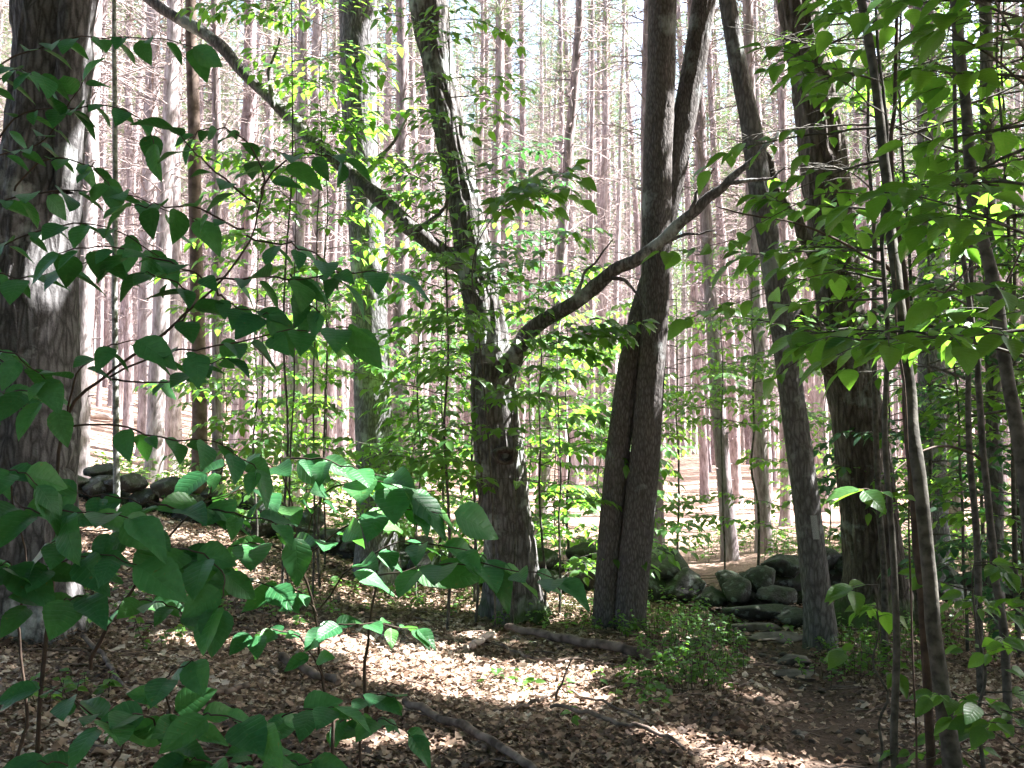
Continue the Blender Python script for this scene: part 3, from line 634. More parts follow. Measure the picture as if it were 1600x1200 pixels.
# 7 unseen trees added outside the frame so their crowns shade the clearing
for k, (x, y, ell) in enumerate([(8.6, 3.5, [(8.2, 3.6, 10.5, 4, 3.8, 2.5)]), (9.5, 8.0, [(9.6, 8.2, 11.5, 4, 3.6, 2.6)]), (13.5, 5.5, [(13.4, 5.5, 11, 3.8, 3.8, 2.6)]), (6.5, -.5, [(5.6, .8, 10, 3.6, 3.4, 2.2)]), (14, 10.5, [(13.5, 10.2, 11.5, 3.4, 2.8, 2.4)]), (1.5, -4.0, [(1.0, 1.5, 10.5, 4, 3.5, 2)]), (-4.5, -3.5, [(-4.0, .5, 10.5, 4, 4, 2.2)]), (7.5, 6, [(7.2, 6.0, 10.8, 2.6, 2.8, 2.2)]), (9.5, 13, [(9, 12.6, 11.5, 4, 2.2, 2.6)]), (5.5, 13.2, [(5, 12.6, 12.5, 3.4, 1.8, 2.2)]), (-9, 3, [(-8.5, 4, 10.5, 4, 4, 2.5), (-9, 3, 5, 2.5, 3.5, 3)])]):
    bb = np.array([x, y, Hs(x, y)])
    t = thing('unseen_shade_tree', 'unseen leafy tree added outside the frame to shade the clearing', 'tree', bb, 'trees shading the clearing')
    mb = MB(); big_trunk(mb, [(x, y, -.3), (x+.15, y, 5), (x+.1, y+.1, 12)], [.2, .16, .08], None, bb[2], 20, .2, .01, 12, .06, .3, k*2.1+20); mb.build('trunk', M['bark_grey'], t, bb)
    crown_mesh(t, bb, ell, 21000, .22, 20+k, (x+.1, y, 8))

for k, (x, y) in enumerate([(-10, -5), (-5, -9), (0, -10), (5, -9), (10, -6), (13, -1), (-12, 1), (7.5, -4)]):  # unseen trees added behind and beside the camera to hold back sky light
    bb = np.array([x, y, Hs(x, y)])
    t = thing('unseen_shade_tree', 'unseen leafy tree added outside the frame to shade the clearing', 'tree', bb, 'trees shading the clearing')
    mb = MB(); big_trunk(mb, [(x, y, -.3), (x+.15, y, 5), (x+.1, y+.1, 12)], [.2, .16, .08], None, bb[2], 16, .3, .01, 12, .06, .3, k*2.1+20); mb.build('trunk', M['bark_grey'], t, bb)
    crown_mesh(t, bb, [(x, y, 10, 4, 4, 3), (x, y, 4.5, 3, 3, 3.2)], 9000, .30, 60+k, (x+.1, y, 8))

# 8 slim trunks
def slim_tree(name, label, pts, rad, mat, sides=12, cat='tree', n=60, top=None, wob=.02, leaves=None, part='trunk'):
    w_ = [P(*q) for q in pts]
    base = np.array([w_[-1][0], w_[-1][1], Hs(w_[-1][0], w_[-1][1])])
    w_ = w_+[np.array([base[0], base[1], base[2]-.12])] if w_[-1][2] > base[2]+.02 else w_[:-1]+[np.array([base[0], base[1], base[2]-.12])]
    t = thing(name, label, cat, base); mb = MB(); limb(mb, w_, rad, sides, n, wob*.5, len(label), .12)
    o = mb.build(part, mat, t, base)
    return t, base, w_
slim = {}
slim['brown'] = slim_tree('young_tree', 'slender brown trunk standing between pale pines, behind the left leaf sprays', [(298, -150, 12.5), (298, 0, 12.5), (303, 200, 12.5), (306, 400, 12.5), (312, 600, 12.5), (311, 770, 12.5)], [.06, .07, .08, .085, .09, .10, .10], plain_bark('brown_bark', (.06, .042, .033), (.16, .12, .10)))
slim['lichen'] = slim_tree('lichened_sapling', 'thin stem spotted with pale lichen beside the old tree', [(178, -80, 10), (180, 200, 10), (179, 480, 10), (181, 700, 10), (182, 800, 10)], [.022, .028, .032, .035, .038], M['birch'], 8)
slim['right1'] = slim_tree('leaning_sapling', 'slender curving sapling nearest the footpath, its dark stem crossing the right side', [(1335, -120, 4.6), (1345, 0, 4.6), (1370, 150, 4.6), (1386, 300, 4.6), (1402, 450, 4.5), (1420, 600, 4.5), (1436, 750, 4.4), (1456, 950, 4.4), (1474, 1100, 4.4), (1490, 1200, 4.4)], [.018, .02, .022, .024, .026, .029, .031, .037, .041, .044], M['bark_sap'])
slim['right2'] = slim_tree('smooth_sapling', 'smooth olive stem bowing at the right edge, before the thin lit stem', [(1480, -120, 5), (1492, 0, 5), (1508, 150, 5), (1522, 300, 5), (1553, 450, 5), (1576, 600, 5), (1600, 750, 5), (1622, 950, 5), (1640, 1080, 5)], [.023, .026, .028, .030, .033, .035, .037, .039, .041], M['bark_sap'])
slim['right3'] = slim_tree('slim_grey_tree', 'straight slim grey trunk behind the bowing stem at the right edge', [(1538, -100, 9), (1543, 200, 9), (1548, 450, 9), (1554, 700, 9), (1556, 905, 9)], [.055, .06, .065, .07, .075], M['bark_mid'])
slim['right4'] = slim_tree('lit_thin_sapling', 'thin forked stem with one sunlit edge, left of the bowing stem', [(1490, 20, 6), (1496, 300, 6), (1512, 450, 6), (1526, 560, 6), (1532, 650, 6), (1546, 800, 6), (1556, 900, 6), (1570, 1000, 6)], [.012, .014, .017, .020, .022, .024, .026, .028], M['bark_sap'], 8)
slim['right5'] = slim_tree('forked_sapling', 'thin dark sapling forking in front of the furrowed trunk', [(1402, 0, 4.8), (1398, 150, 4.8), (1392, 270, 4.8), (1412, 430, 4.8), (1418, 520, 4.8), (1414, 640, 4.8), (1424, 740, 4.7), (1440, 950, 4.6), (1452, 1110, 4.6)], [.008, .010, .012, .014, .016, .018, .02, .022, .024], M['twig'], 8)
mb = MB(); t5 = slim['right5']
limb(mb, [P(*q) for q in [(1413, 440, 4.8), (1380, 415, 4.75), (1350, 395, 4.7), (1300, 370, 4.6), (1230, 345, 4.5), (1120, 325, 4.4)]], [.010, .008, .006, .003], 6, 26, .03, 2)
mb.build('branch', M['twig'], t5[0], t5[1]); mb = MB()
limb(mb, [P(*q) for q in [(1416, 540, 4.8), (1445, 495, 4.9), (1480, 455, 5), (1530, 405, 5.2)]], [.009, .007, .004], 6, 20, .03, 5)
mb.build('branch', M['twig'], t5[0], t5[1])
mb = MB(); t5 = slim['right4']
limb(mb, [P(*q) for q in [(1528, 570, 6), (1545, 520, 6.1), (1560, 470, 6.2), (1600, 380, 6.4)]], [.012, .009, .005], 6, 18, .03, 4)
mb.build('branch', M['twig'], t5[0], t5[1]); mb = MB()
limb(mb, [P(*q) for q in [(1540, 720, 6), (1480, 700, 6), (1440, 705, 5.8), (1395, 740, 5.6)]], [.009, .007, .003], 6, 18, .03, 6)
mb.build('branch', M['twig'], t5[0], t5[1])

# ---------------------------------------------------------------- pine plantation
def pine_trunk_mesh(seed):
    rs = np.random.RandomState(seed); mb = MB(); h = 17.; n = 30; z = np.linspace(-.3, h, n)
    bend = rs.normal(0, .05, 2); wob = np.cumsum(rs.normal(0, .018, (n, 2)), axis=0)
    pts = np.stack([bend[0]*np.sin(z/5)+wob[:, 0], bend[1]*np.sin(z/4+1)+wob[:, 1], z], -1); pts -= np.array([pts[1, 0], pts[1, 1], 0])
    rad = .15*(1-.72*np.clip(z, 0, h)/h)*(1+.35*np.exp(-np.maximum(z, 0)/.22))*(1+rs.normal(0, .025, n))
    tube(mb, pts, rad, 12)
    for k in range(50):        # stubs where old branches broke off
        zz = rs.uniform(.6, 10); az = rs.rand()*6.28; c = np.array([np.interp(zz, z, pts[:, 0]), np.interp(zz, z, pts[:, 1]), zz]); rr = np.interp(zz, z, rad)
        d = np.array([math.cos(az), math.sin(az), .1]); tube(mb, [c+d*rr*.7, c+d*(rr+rs.uniform(.03, .12))], [.016, .008], 5)
    return mb.mesh('pine_trunk', [M['pine']]), pts, rad, z
def pine_dead_mesh(seed, pts, rad, z):
    rs = np.random.RandomState(seed+50); mb = MB()
    zz = 2.2
    while zz < 11.5:
        for k in range(rs.randint(1, 5)):
            if rs.rand() > min(1, .25+zz/9): continue
            az = rs.rand()*6.28; c = np.array([np.interp(zz, z, pts[:, 0]), np.interp(zz, z, pts[:, 1]), zz])
            L = rs.uniform(.35, 1.7)*min(1, .4+zz/9); d = np.array([math.cos(az), math.sin(az), rs.uniform(-.25, .45)])
            p = [c]; dd = nrm(d)
            for q in range(5): dd = nrm(dd+rs.normal(0, .16, 3)+np.array([0, 0, -.03])); p.append(p[-1]+dd*L/5)
            p = np.array(p); tube(mb, p, np.linspace(.013, .004, 6), 3, cap=False)
            for s in range(rs.randint(1, 5)):
                j = rs.randint(1, 5); e = nrm(nrm(p[j]-p[j-1])+rs.normal(0, .6, 3)); l2 = L*rs.uniform(.2, .5)
                tube(mb, [p[j], p[j]+e*l2*.5+rs.normal(0, .02, 3), p[j]+e*l2], [.006, .005, .003], 3, cap=False)
        zz += rs.uniform(.08, .24)
    return mb.mesh('pine_dead_branches', [M['dead_twig']])
def pine_crown_mesh(seed, pts, z, dens=.72):
    rs = np.random.RandomState(seed+90); mb = MB()
    pp = []; dd_ = []; zz = 9.2
    while zz < 17.2:
        R_ = 1.15*(1-.8*max(0, (zz-13.0)/4.4))*min(1, .55+(zz-10.6)/2)
        for k in range(rs.randint(3, 6)):
            az = rs.rand()*6.28; c = np.array([np.interp(zz, z, pts[:, 0]), np.interp(zz, z, pts[:, 1]), zz]); L = R_*rs.uniform(.6, 1.2)
            d = nrm(np.array([math.cos(az), math.sin(az), rs.uniform(0, .5)])); e = c+d*L
            tube(mb, [c, (c+e)/2+np.array([0, 0, -.03]), e], [.02, .013, .005], 3, 1, cap=False)
            for s in range(4):
                f = rs.uniform(.4, 1); b_ = c+d*L*f+rs.normal(0, .10, 3); m = int(11*dens)
                u = nrm(rs.normal(size=(m, 3))+d*.7+np.array([0, 0, .4])); pp.append(np.repeat(b_[None], m, 0)); dd_.append(u)
        zz += rs.uniform(.25, .45)
    p = np.concatenate(pp); d = np.concatenate(dd_); V, Fc, UV = LEAF_FAR[0]
    tmpl = [(V*np.array([.10, 1, .3]), Fc, UV)]
    place(mb, tmpl, p, d, rs.normal(size=d.shape), rs.uniform(.14, .24, len(p)), 0)
    return mb.mesh('pine_crown', [M['needle'], M['dead_twig']], smooth=False)
PV = []
for k in range(7):
    tm, pts_, rad_, z_ = pine_trunk_mesh(100+k); PV.append((tm, pine_dead_mesh(100+k, pts_, rad_, z_), pine_crown_mesh(100+k, pts_, z_)))
# hand placed pines: (px of trunk, depth, width px at y=500, lean px per 700, label)
KEY = [(232, 17.5, 31, 4, 'thick pale grey pine left of the slender brown trunk'), (272, 16.5, 26, 0, 'pinkish pine with a bright right edge, close behind the thick pale pine'), (388, 18, 29, -6, 'pale pine right of the slender brown trunk'), (626, 15.5, 27, 6, 'brightly sunlit pine just right of the grey trunk'), (492, 17, 24, 6, 'grey pine left of the straight grey trunk'), (200, 22, 15, 2, 'thin pine left of the thick pale grey pine'),
       (1022, 14.5, 27, 18, 'pine whose base stands sunlit beside the twin stems'), (1138, 14.3, 24, 40, 'pine on the right edge of the footpath beyond the wall'), (1190, 14.8, 24, 42, 'pine behind the boulders right of the footpath'), (842, 16, 20, 60, 'pale pine close behind the knot hole tree'), (1225, 18, 17, 35, 'thin pine seen between the blazed tree and the path pine'), (1100, 24, 14, 30, 'thin pine standing beyond the footpath bend')]
taken = []
def add_pine(x, y, sx, sz, rz, lean, label, group, k):
    base = (x, y, Hs(x, y)-.03)
    t = thing('pine_tree', label, 'pine tree', base, group)
    t.rotation_euler = (lean[1], lean[0], rz); t.scale = (sx, sx, sz)
    for nm, me in zip(('trunk', 'dead_branches', 'crown'), PV[k]):
        o = bpy.data.objects.new(nm, me); C.objects.link(o); o.parent = t
    return t
for k, (px, d, wpx, ln, lab) in enumerate(KEY):
    x = (px-800)/F*d; rr = wpx/2/F*d
    add_pine(x, d, rr/.145, random.uniform(.95, 1.1), 1.7*k, (-ln/700., random.uniform(-.01, .01)), lab, 'pines in the plantation', k % 7); taken.append((x, d))
cand = []
y = 13.2; row = 0
while y < 120:
    stepx = 1.75 if y < 60 else 2.2
    x = -.60*y-5+random.random()*stepx
    while x < .60*y+8+min(14, y*.2):
        X = x+random.uniform(-.55, .55); Y = y+random.uniform(-.6, .6); x += stepx*random.uniform(.85, 1.15)
        if Y < 14.5 and -1.5 < X < 6: continue
        if trail_x(Y)+4.5 < X < trail_x(Y)+12 and Y < 32 and random.random() < .45: continue
        if abs(X-trail_x(Y)) < .9 and Y < 45: continue
        if any(math.hypot(X-a, Y-b) < 1.5 for a, b in taken): continue
        pxx = 800+X/Y*F
        if Y < 20 and (520 < pxx < 650 or 690 < pxx < 860 or 930 < pxx < 1060 or 290 < pxx < 325 or 1210 < pxx < 1420): 
            if random.random() < .6: continue
        cand.append((Y+abs(X)*.25, X, Y))
    y += 1.95 if y < 60 else 2.7; row += 1
cand.sort(); near_p = [q for q in cand if abs(q[1]) < .56*q[2]+1.0][:278]; nset = set(near_p)
for q in near_p:
    add_pine(q[1], q[2], random.choice([random.uniform(.45, .7), random.uniform(.65, 1.0), random.uniform(.7, .95)]), random.uniform(.88, 1.14), random.random()*6.28, (random.gauss(-.012-.02*max(0, min(1, q[1]/8)), .024), random.gauss(0, .02)), 'slender bare pine trunk in the sunlit plantation beyond the stone wall', 'pines in the plantation', random.randrange(7))
far = MB()
V, Fc, UV = LEAF_FAR[0]; ndl = [(V*np.array([.22, 1, .3]), Fc, UV)]
for q in cand:
    if q in nset: continue
    X, Y = q[1], q[2]; z = Hs(X, Y); h = random.uniform(15.5, 18.5); lx, ly = random.gauss(0, .2), random.gauss(0, .2)
    zz = np.linspace(-.2, h, 7); c = np.stack([X+lx*zz/h+RS.normal(0, .03, 7), Y+ly*zz/h+RS.normal(0, .03, 7), z+zz], -1)
    tube(far, c, np.linspace(.14, .05, 7)*random.uniform(.65, 1.05), 7, 0, random.random(), cap=False)
    for k in range(26):
        f = random.uniform(.2, .68)*h; az = random.random()*6.28; a = np.array([X+lx*f/h, Y+ly*f/h, z+f]); L = random.uniform(.5, 1.6)
        dd = np.array([math.cos(az), math.sin(az), random.uniform(-.25, .45)]); tube(far, [a, a+dd*L*.5+RS.normal(0, .05, 3), a+dd*L], [.014, .01, .005], 3, 2, cap=False)
    m = 360; f = RS.uniform(.53, 1.02, m)*h; az = RS.rand(m)*6.28; rr = RS.rand(m)**.6*1.4*(1-.75*np.clip((f/h-.75)/.27, 0, 1))
    p = np.stack([X+lx+np.cos(az)*rr, Y+ly+np.sin(az)*rr, z+f], -1); p = p+RS.normal(0, .1, p.shape)
    place(far, ndl, p, nrm(RS.normal(size=p.shape)+UP*.3), RS.normal(size=p.shape), RS.uniform(.28, .5, m), 1)
tag(far.build('pine_forest', [M['pine'], M['needle'], M['dead_twig']]), 'far mass of pine trunks and green crowns behind the plantation', 'pine forest', kind='stuff')

# ---------------------------------------------------------------- foreground sprays
def spray_shrub(name, label, stems, sprays, leaf_mat_, size=.1, tilt=(0, -.6, 0), cat='shrub', templ=LEAF_NEAR, twig=None, jit=.36, step=.40, hang=.25):
    size = size*1.02
    """stems: lists of (px,py,d) from the ground up; sprays: (points, first leafy fraction, size factor)"""
    b = P(*stems[0][0]); base = np.array([b[0], b[1], Hs(b[0], b[1])])
    t = thing(name, label, cat, base); wood = MB(); L = Leaves()
    for k, s in enumerate(stems):
        w_ = [P(*q) for q in s]
        if k == 0: w_ = [base+np.array([0, 0, -.1])]+w_[1:] if w_[0][2] < base[2]+.3 else [base+np.array([0, 0, -.1])]+w_
        limb(wood, w_, [.006, .0035, .0018], 7, 30, .02, k)
    for pts, f0, sf in sprays:
        c = curve([P(*q) for q in pts], 24); c = c+.012*(np.stack([vnoise(np.stack([np.arange(24)*.5, np.full(24, 3.+len(L.p)+k*5), np.zeros(24)], -1)) for k in range(3)], -1)-.5)
        tube(wood, c, np.linspace(.0028, .0012, 24), 5, cap=False)
        leafy_twig(L, c, size*sf, size*sf*step, f0, tilt, jit, hang)
    wood.build('stem', twig or M['twig'], t, base)
    mb = MB(); L.into(mb, templ); mb.build('leaves', leaf_mat_, t, base)
    return t
# upper left
spray_shrub('understory_maple', 'sapling reaching in from the upper left with dark leaf sprays over the old trunk',
    [[(-130, 1250, 2.7), (-110, 800, 2.7), (-90, 420, 2.65), (-60, 150, 2.6), (-40, -40, 2.6)]],
    [([(-60, 150, 2.6), (20, 90, 2.6), (120, 62, 2.55), (210, 58, 2.5), (300, 72, 2.5)], .3, .82),
     ([(-60, 170, 2.6), (-10, 130, 2.5), (30, 108, 2.4), (62, 120, 2.3)], .2, .8),
     ([(-80, 330, 2.6), (20, 190, 2.5), (110, 168, 2.45), (200, 172, 2.4), (240, 225, 2.4)], .35, .8),
     ([(-80, 360, 2.6), (0, 318, 2.5), (90, 296, 2.45), (200, 306, 2.4), (310, 345, 2.35)], .2, .95),
     ([(-85, 400, 2.6), (-20, 420, 2.4), (40, 436, 2.3), (100, 420, 2.25), (150, 405, 2.2)], .2, 1.0),
     ([(20, 300, 2.5), (70, 250, 2.5), (140, 262, 2.45), (170, 290, 2.4)], .3, .7),
     ([(-70, 250, 2.6), (10, 240, 2.5), (70, 215, 2.45), (130, 130, 2.4)], .3, .75),
     ([(-85, 440, 2.6), (20, 375, 2.45), (110, 350, 2.4), (190, 365, 2.35), (250, 400, 2.3)], .3, .85),
     ([(-85, 620, 2.6), (-10, 620, 2.4), (40, 610, 2.3), (90, 640, 2.25)], .3, .9),
     ([(-90, 560, 2.6), (-20, 545, 2.3), (30, 560, 2.2), (70, 590, 2.2)], .2, .95)], M['leaf_near'], .1, (0, -.35, 0), 'sapling', hang=.45)
spray_shrub('understory_beech', 'sapling with long level sprays of dark leaves crossing before the brown trunk',
    [[(60, 1250, 2.3), (80, 900, 2.3), (105, 665, 2.3), (170, 590, 2.3), (260, 520, 2.3), (330, 450, 2.3), (390, 370, 2.3), (415, 300, 2.3)]],
    [([(400, 320, 2.3), (340, 270, 2.25), (300, 235, 2.2), (270, 200, 2.2)], .15, .85),
     ([(410, 300, 2.3), (430, 262, 2.25), (480, 240, 2.2), (540, 250, 2.2)], .1, .9),
     ([(330, 440, 2.3), (290, 420, 2.2), (220, 400, 2.15), (150, 385, 2.1), (90, 400, 2.1)], .1, .95),
     ([(330, 440, 2.3), (400, 432, 2.25), (470, 438, 2.2), (545, 425, 2.2), (610, 425, 2.2)], .1, 1.0),
     ([(260, 520, 2.3), (300, 470, 2.25), (270, 440, 2.2), (225, 425, 2.2)], .2, .9),
     ([(170, 590, 2.3), (250, 555, 2.25), (330, 540, 2.2), (440, 520, 2.2), (545, 512, 2.15)], .2, .95),
     ([(105, 665, 2.3), (120, 590, 2.25), (170, 540, 2.2), (215, 535, 2.15)], .3, 1.0),
     ([(380, 360, 2.3), (320, 330, 2.25), (250, 320, 2.2), (200, 325, 2.2)], .15, .85),
     ([(415, 300, 2.3), (390, 225, 2.3), (340, 200, 2.3), (300, 215, 2.3)], .15, .75),
     ([(450, 430, 2.25), (480, 470, 2.2), (500, 490, 2.2)], .1, .9),
     ([(170, 590, 2.3), (230, 600, 2.3), (290, 585, 2.25), (350, 560, 2.2)], .3, .8),
     ([(390, 370, 2.3), (440, 380, 2.25), (490, 395, 2.2), (540, 440, 2.2)], .2, .9),
     ([(330, 450, 2.3), (370, 480, 2.25), (420, 490, 2.2)], .2, .9),
     ([(105, 665, 2.3), (200, 670, 2.3), (270, 690, 2.3), (340, 690, 2.3), (400, 735, 2.3)], .25, .8)], M['leaf_near'], .1, (0, -.3, 0), 'sapling', hang=.5)
spray_shrub('hobblebush_shrub', 'shrub of broad dark leaves before the base of the gnarled tree',
    [[(522, 1200, 2.7), (510, 1080, 2.7), (498, 990, 2.68), (470, 880, 2.62), (455, 800, 2.6), (440, 720, 2.6)], [(575, 1130, 2.9), (573, 1010, 2.8), (590, 900, 2.7), (620, 800, 2.6)]],
    [([(470, 880, 2.6), (490, 800, 2.55), (520, 765, 2.5), (570, 750, 2.45), (640, 770, 2.4)], .25, 1.15),
     ([(470, 880, 2.6), (530, 830, 2.5), (590, 800, 2.45), (650, 800, 2.4), (710, 800, 2.4)], .2, 1.2),
     ([(498, 950, 2.6), (560, 880, 2.5), (620, 850, 2.45), (690, 850, 2.4), (760, 875, 2.4)], .25, 1.2),
     ([(590, 900, 2.7), (650, 890, 2.5), (720, 880, 2.4), (800, 890, 2.35), (870, 905, 2.3)], .3, 1.15),
     ([(470, 880, 2.6), (420, 850, 2.5), (370, 850, 2.45), (310, 860, 2.4)], .15, 1.1),
     ([(498, 960, 2.6), (460, 920, 2.5), (420, 915, 2.45), (370, 905, 2.4)], .2, 1.0),
     ([(455, 800, 2.6), (420, 770, 2.5), (360, 770, 2.45), (310, 790, 2.4)], .1, 1.1),
     ([(498, 985, 2.68), (540, 975, 2.6), (590, 975, 2.6), (650, 985, 2.6)], .1, .75),
     ([(440, 720, 2.6), (500, 715, 2.5), (560, 735, 2.45), (620, 750, 2.4)], .1, 1.0),
     ([(440, 730, 2.6), (380, 720, 2.5), (320, 740, 2.45)], .1, .95),
     ([(510, 1060, 2.7), (470, 1000, 2.6), (430, 985, 2.55), (390, 990, 2.5)], .2, .7)], M['leaf_near'], .1, templ=LEAF_BROAD, tilt=(0, -.75, 0), hang=.35)
spray_shrub('witch_hazel_shrub', 'dense shrub of large dark leaves hiding the foot of the old tree',
    [[(20, 1220, 2.4), (48, 1130, 2.4), (30, 1000, 2.4), (40, 900, 2.35), (20, 760, 2.3)], [(140, 1040, 2.6), (185, 950, 2.5), (250, 860, 2.45), (330, 760, 2.4)]],
    [([(20, 780, 2.3), (60, 800, 2.2), (130, 800, 2.15), (200, 810, 2.1)], .1, 1.15),
     ([(40, 900, 2.35), (90, 880, 2.2), (150, 870, 2.15), (215, 880, 2.1)], .1, 1.2),
     ([(40, 900, 2.35), (10, 880, 2.2), (-20, 890, 2.1)], .1, 1.2),
     ([(35, 940, 2.3), (80, 940, 2.2), (130, 930, 2.15)], .1, 1.2),
     ([(250, 860, 2.45), (200, 830, 2.3), (140, 830, 2.25), (80, 850, 2.2)], .1, 1.1),
     ([(250, 860, 2.45), (300, 860, 2.3), (350, 900, 2.25), (340, 950, 2.2)], .1, 1.1),
     ([(300, 800, 2.4), (250, 790, 2.3), (190, 780, 2.3), (120, 770, 2.25)], .1, 1.1),
     ([(300, 800, 2.4), (350, 800, 2.35), (420, 815, 2.3), (460, 840, 2.3)], .1, 1.05),
     ([(20, 760, 2.3), (-20, 740, 2.2), (30, 735, 2.1), (60, 760, 2.1)], .1, 1.0),
     ([(185, 950, 2.5), (240, 940, 2.4), (290, 960, 2.35)], .1, .8)], M['leaf_near'], .1, templ=LEAF_BROAD, tilt=(0, -.75, 0), hang=.4)
spray_shrub('low_hazel_sprout', 'low sprout of glossy leaves in the bottom left corner',
    [[(165, 1300, 2.35), (180, 1200, 2.35), (200, 1120, 2.3)], [(290, 1320, 2.35), (280, 1180, 2.3), (270, 1100, 2.3)], [(380, 1340, 2.4), (390, 1220, 2.4), (400, 1130, 2.35)]],
    [([(200, 1150, 2.3), (150, 1120, 2.25), (100, 1085, 2.2), (60, 1075, 2.2)], .1, .95),
     ([(280, 1150, 2.3), (260, 1090, 2.25), (265, 1050, 2.2), (300, 1035, 2.2)], .1, 1.0),
     ([(280, 1180, 2.3), (240, 1130, 2.2), (200, 1120, 2.15), (150, 1140, 2.1)], .1, 1.0),
     ([(280, 1150, 2.3), (310, 1120, 2.2), (350, 1120, 2.15), (410, 1135, 2.1)], .1, 1.0),
     ([(180, 1230, 2.3), (120, 1200, 2.2), (60, 1190, 2.1)], .1, 1.1),
     ([(390, 1200, 2.4), (420, 1140, 2.3), (470, 1110, 2.25), (520, 1105, 2.2)], .1, .9),
     ([(390, 1230, 2.4), (330, 1190, 2.2), (290, 1190, 2.2)], .1, 1.0),
     ([(390, 1230, 2.4), (440, 1190, 2.3), (490, 1195, 2.2)], .1, .95)], M['leaf_near'], .1, templ=LEAF_BROAD, tilt=(0, -.8, 0), hang=.3)
spray_shrub('lone_sprout', 'small sprout with a few shiny leaves beside the dark fallen stick',
    [[(566, 1190, 2.9), (570, 1130, 2.9), (572, 1090, 2.85)]],
    [([(570, 1130, 2.9), (600, 1125, 2.8), (640, 1150, 2.75)], .1, .85), ([(572, 1095, 2.85), (590, 1085, 2.8), (620, 1090, 2.8)], .1, .8), ([(570, 1130, 2.9), (545, 1120, 2.8), (520, 1140, 2.8)], .1, .7)], M['leaf_near'], .1, templ=LEAF_BROAD, tilt=(0, -.8, 0))

# ---------------------------------------------------------------- saplings with level boughs
def sapling(name, label, px, d, height, nb, zmin, size, blen, lmat, az0=None, azr=3.14, templ=LEAF_MID, step=.52, r0=.02, wood='bark_sap', stem=True, lean=(0, 0), every=.13, tilt=(0, -.25, 0), group=None, cat='sapling'):
    x = (px-800)/F*d; base = np.array([x, d, Hs(x, d)]); t = thing(name, label, cat, base, group)
    W = MB(); L = Leaves(); every *= .8; nb = int(nb*1.35); size *= 1.12; zmin *= .8
    sp = np.stack([x+lean[0]*np.linspace(0, 1, 10)**1.4*height+RS.normal(0, .02, 10), d+lean[1]*np.linspace(0, 1, 10)*height+RS.normal(0, .02, 10), base[2]-.1+np.linspace(0, 1, 10)*(height+.1)], -1)
    sp[0, :2] = (x, d)
    tube(W, curve(sp, 24), np.linspace(r0, r0*.25, 24), 7)
    for k in range(nb):
        f = (zmin+(height-zmin)*(k+random.random())/nb)/height
        p = np.array([np.interp(f, np.linspace(0, 1, 10), sp[:, q]) for q in range(3)])
        az = random.uniform(0, 6.28) if az0 is None else az0+random.uniform(-azr, azr)
        bough(W, L, p, (math.cos(az), math.sin(az), random.uniform(.05, .35)), blen*random.uniform(.6, 1.15)*(1-.4*f), size, size*step, r0*.35, every, .2, .2, tilt)
    W.build('stem', M[wood], t, base); mb = MB(); L.into(mb, templ, clear=True); mb.build('leaves', M[lmat], t, base)
    return t
random.seed(31)
S = sapling
S('beech_sapling', 'tall slim sapling with level lit sprays crossing the gnarled trunk at mid height', 700, 9.0, 5.6, 20, 2.7, .10, 1.25, 'leaf_mid', az0=-1.3, azr=1.7, r0=.016)
S('beech_sapling', 'tall slim sapling with lit sprays crossing the grey trunk at mid height', 505, 10.2, 5.9, 13, 2.9, .11, 1.3, 'leaf_mid', az0=-1.4, azr=1.6, r0=.016)
S('beech_sapling', 'slim sapling with small lit sprays between gnarled trunk and twin stems', 845, 9.6, 3.9, 16, 1.4, .10, 1.2, 'leaf_mid', az0=-1.2, azr=1.7, r0=.014)
S('beech_sapling', 'slim sapling with dense fine sprays standing behind the lichened stem group', 400, 10.4, 4.4, 18, 1.6, .10, 1.2, 'leaf_mid', az0=-1.3, azr=1.9, r0=.014)
S('beech_sapling', 'sapling with bright level leaf layers before the straight grey trunk', 652, 10.2, 4.6, 18, 1.3, .10, 1.2, 'leaf_mid', az0=-1.4, azr=1.6, r0=.014)
S('beech_sapling', 'sapling spreading yellow green sprays across the gnarled trunk', 742, 9.3, 4.2, 20, 1.5, .10, 1.3, 'leaf_mid', az0=-1.9, azr=1.4, r0=.014)
S('beech_sapling', 'sapling with small lit leaves under the bare right limb', 872, 9.9, 3.1, 18, .5, .105, 1.25, 'leaf_mid', r0=.014)
S('maple_sapling', 'thin sapling with dark stem behind the leaf layers, left of the grey trunk', 456, 9.0, 4.6, 14, 1.0, .09, 1.1, 'leaf_mid', r0=.011)
S('maple_sapling', 'tall sapling with leaves hanging beside the grey trunk top', 492, 9.5, 6.6, 11, 4.0, .10, 1.2, 'leaf_mid', r0=.011)
S('beech_sapling', 'young tree in shade behind the wall between gnarled tree and twin stems', 886, 12.6, 3.6, 16, .5, .09, 1.3, 'leaf_mid')
S('beech_sapling', 'shaded sapling behind the gnarled tree, low to the wall', 690, 11.8, 3.4, 16, .4, .09, 1.3, 'leaf_mid')
S('beech_sapling', 'light green sapling on the near side of the footpath bend', 1058, 14, 3.8, 13, 2.2, .09, 1.4, 'leaf_mid')
S('beech_sapling', 'pale sapling with thin stem left of the brown trunk foot', 410, 13.5, 3.6, 14, .3, .09, 1.3, 'leaf_mid')
S('beech_sapling', 'low sapling in the sun between the twin stems and the path pine', 1180, 13, 4.2, 14, 2.3, .09, 1.3, 'leaf_mid')
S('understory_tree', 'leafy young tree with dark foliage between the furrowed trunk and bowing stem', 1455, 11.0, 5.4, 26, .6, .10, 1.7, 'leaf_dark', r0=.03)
S('understory_tree', 'leafy young tree at the right edge with bright upper leaves', 1590, 9.5, 6.2, 26, .8, .10, 1.7, 'leaf_mid', r0=.03)
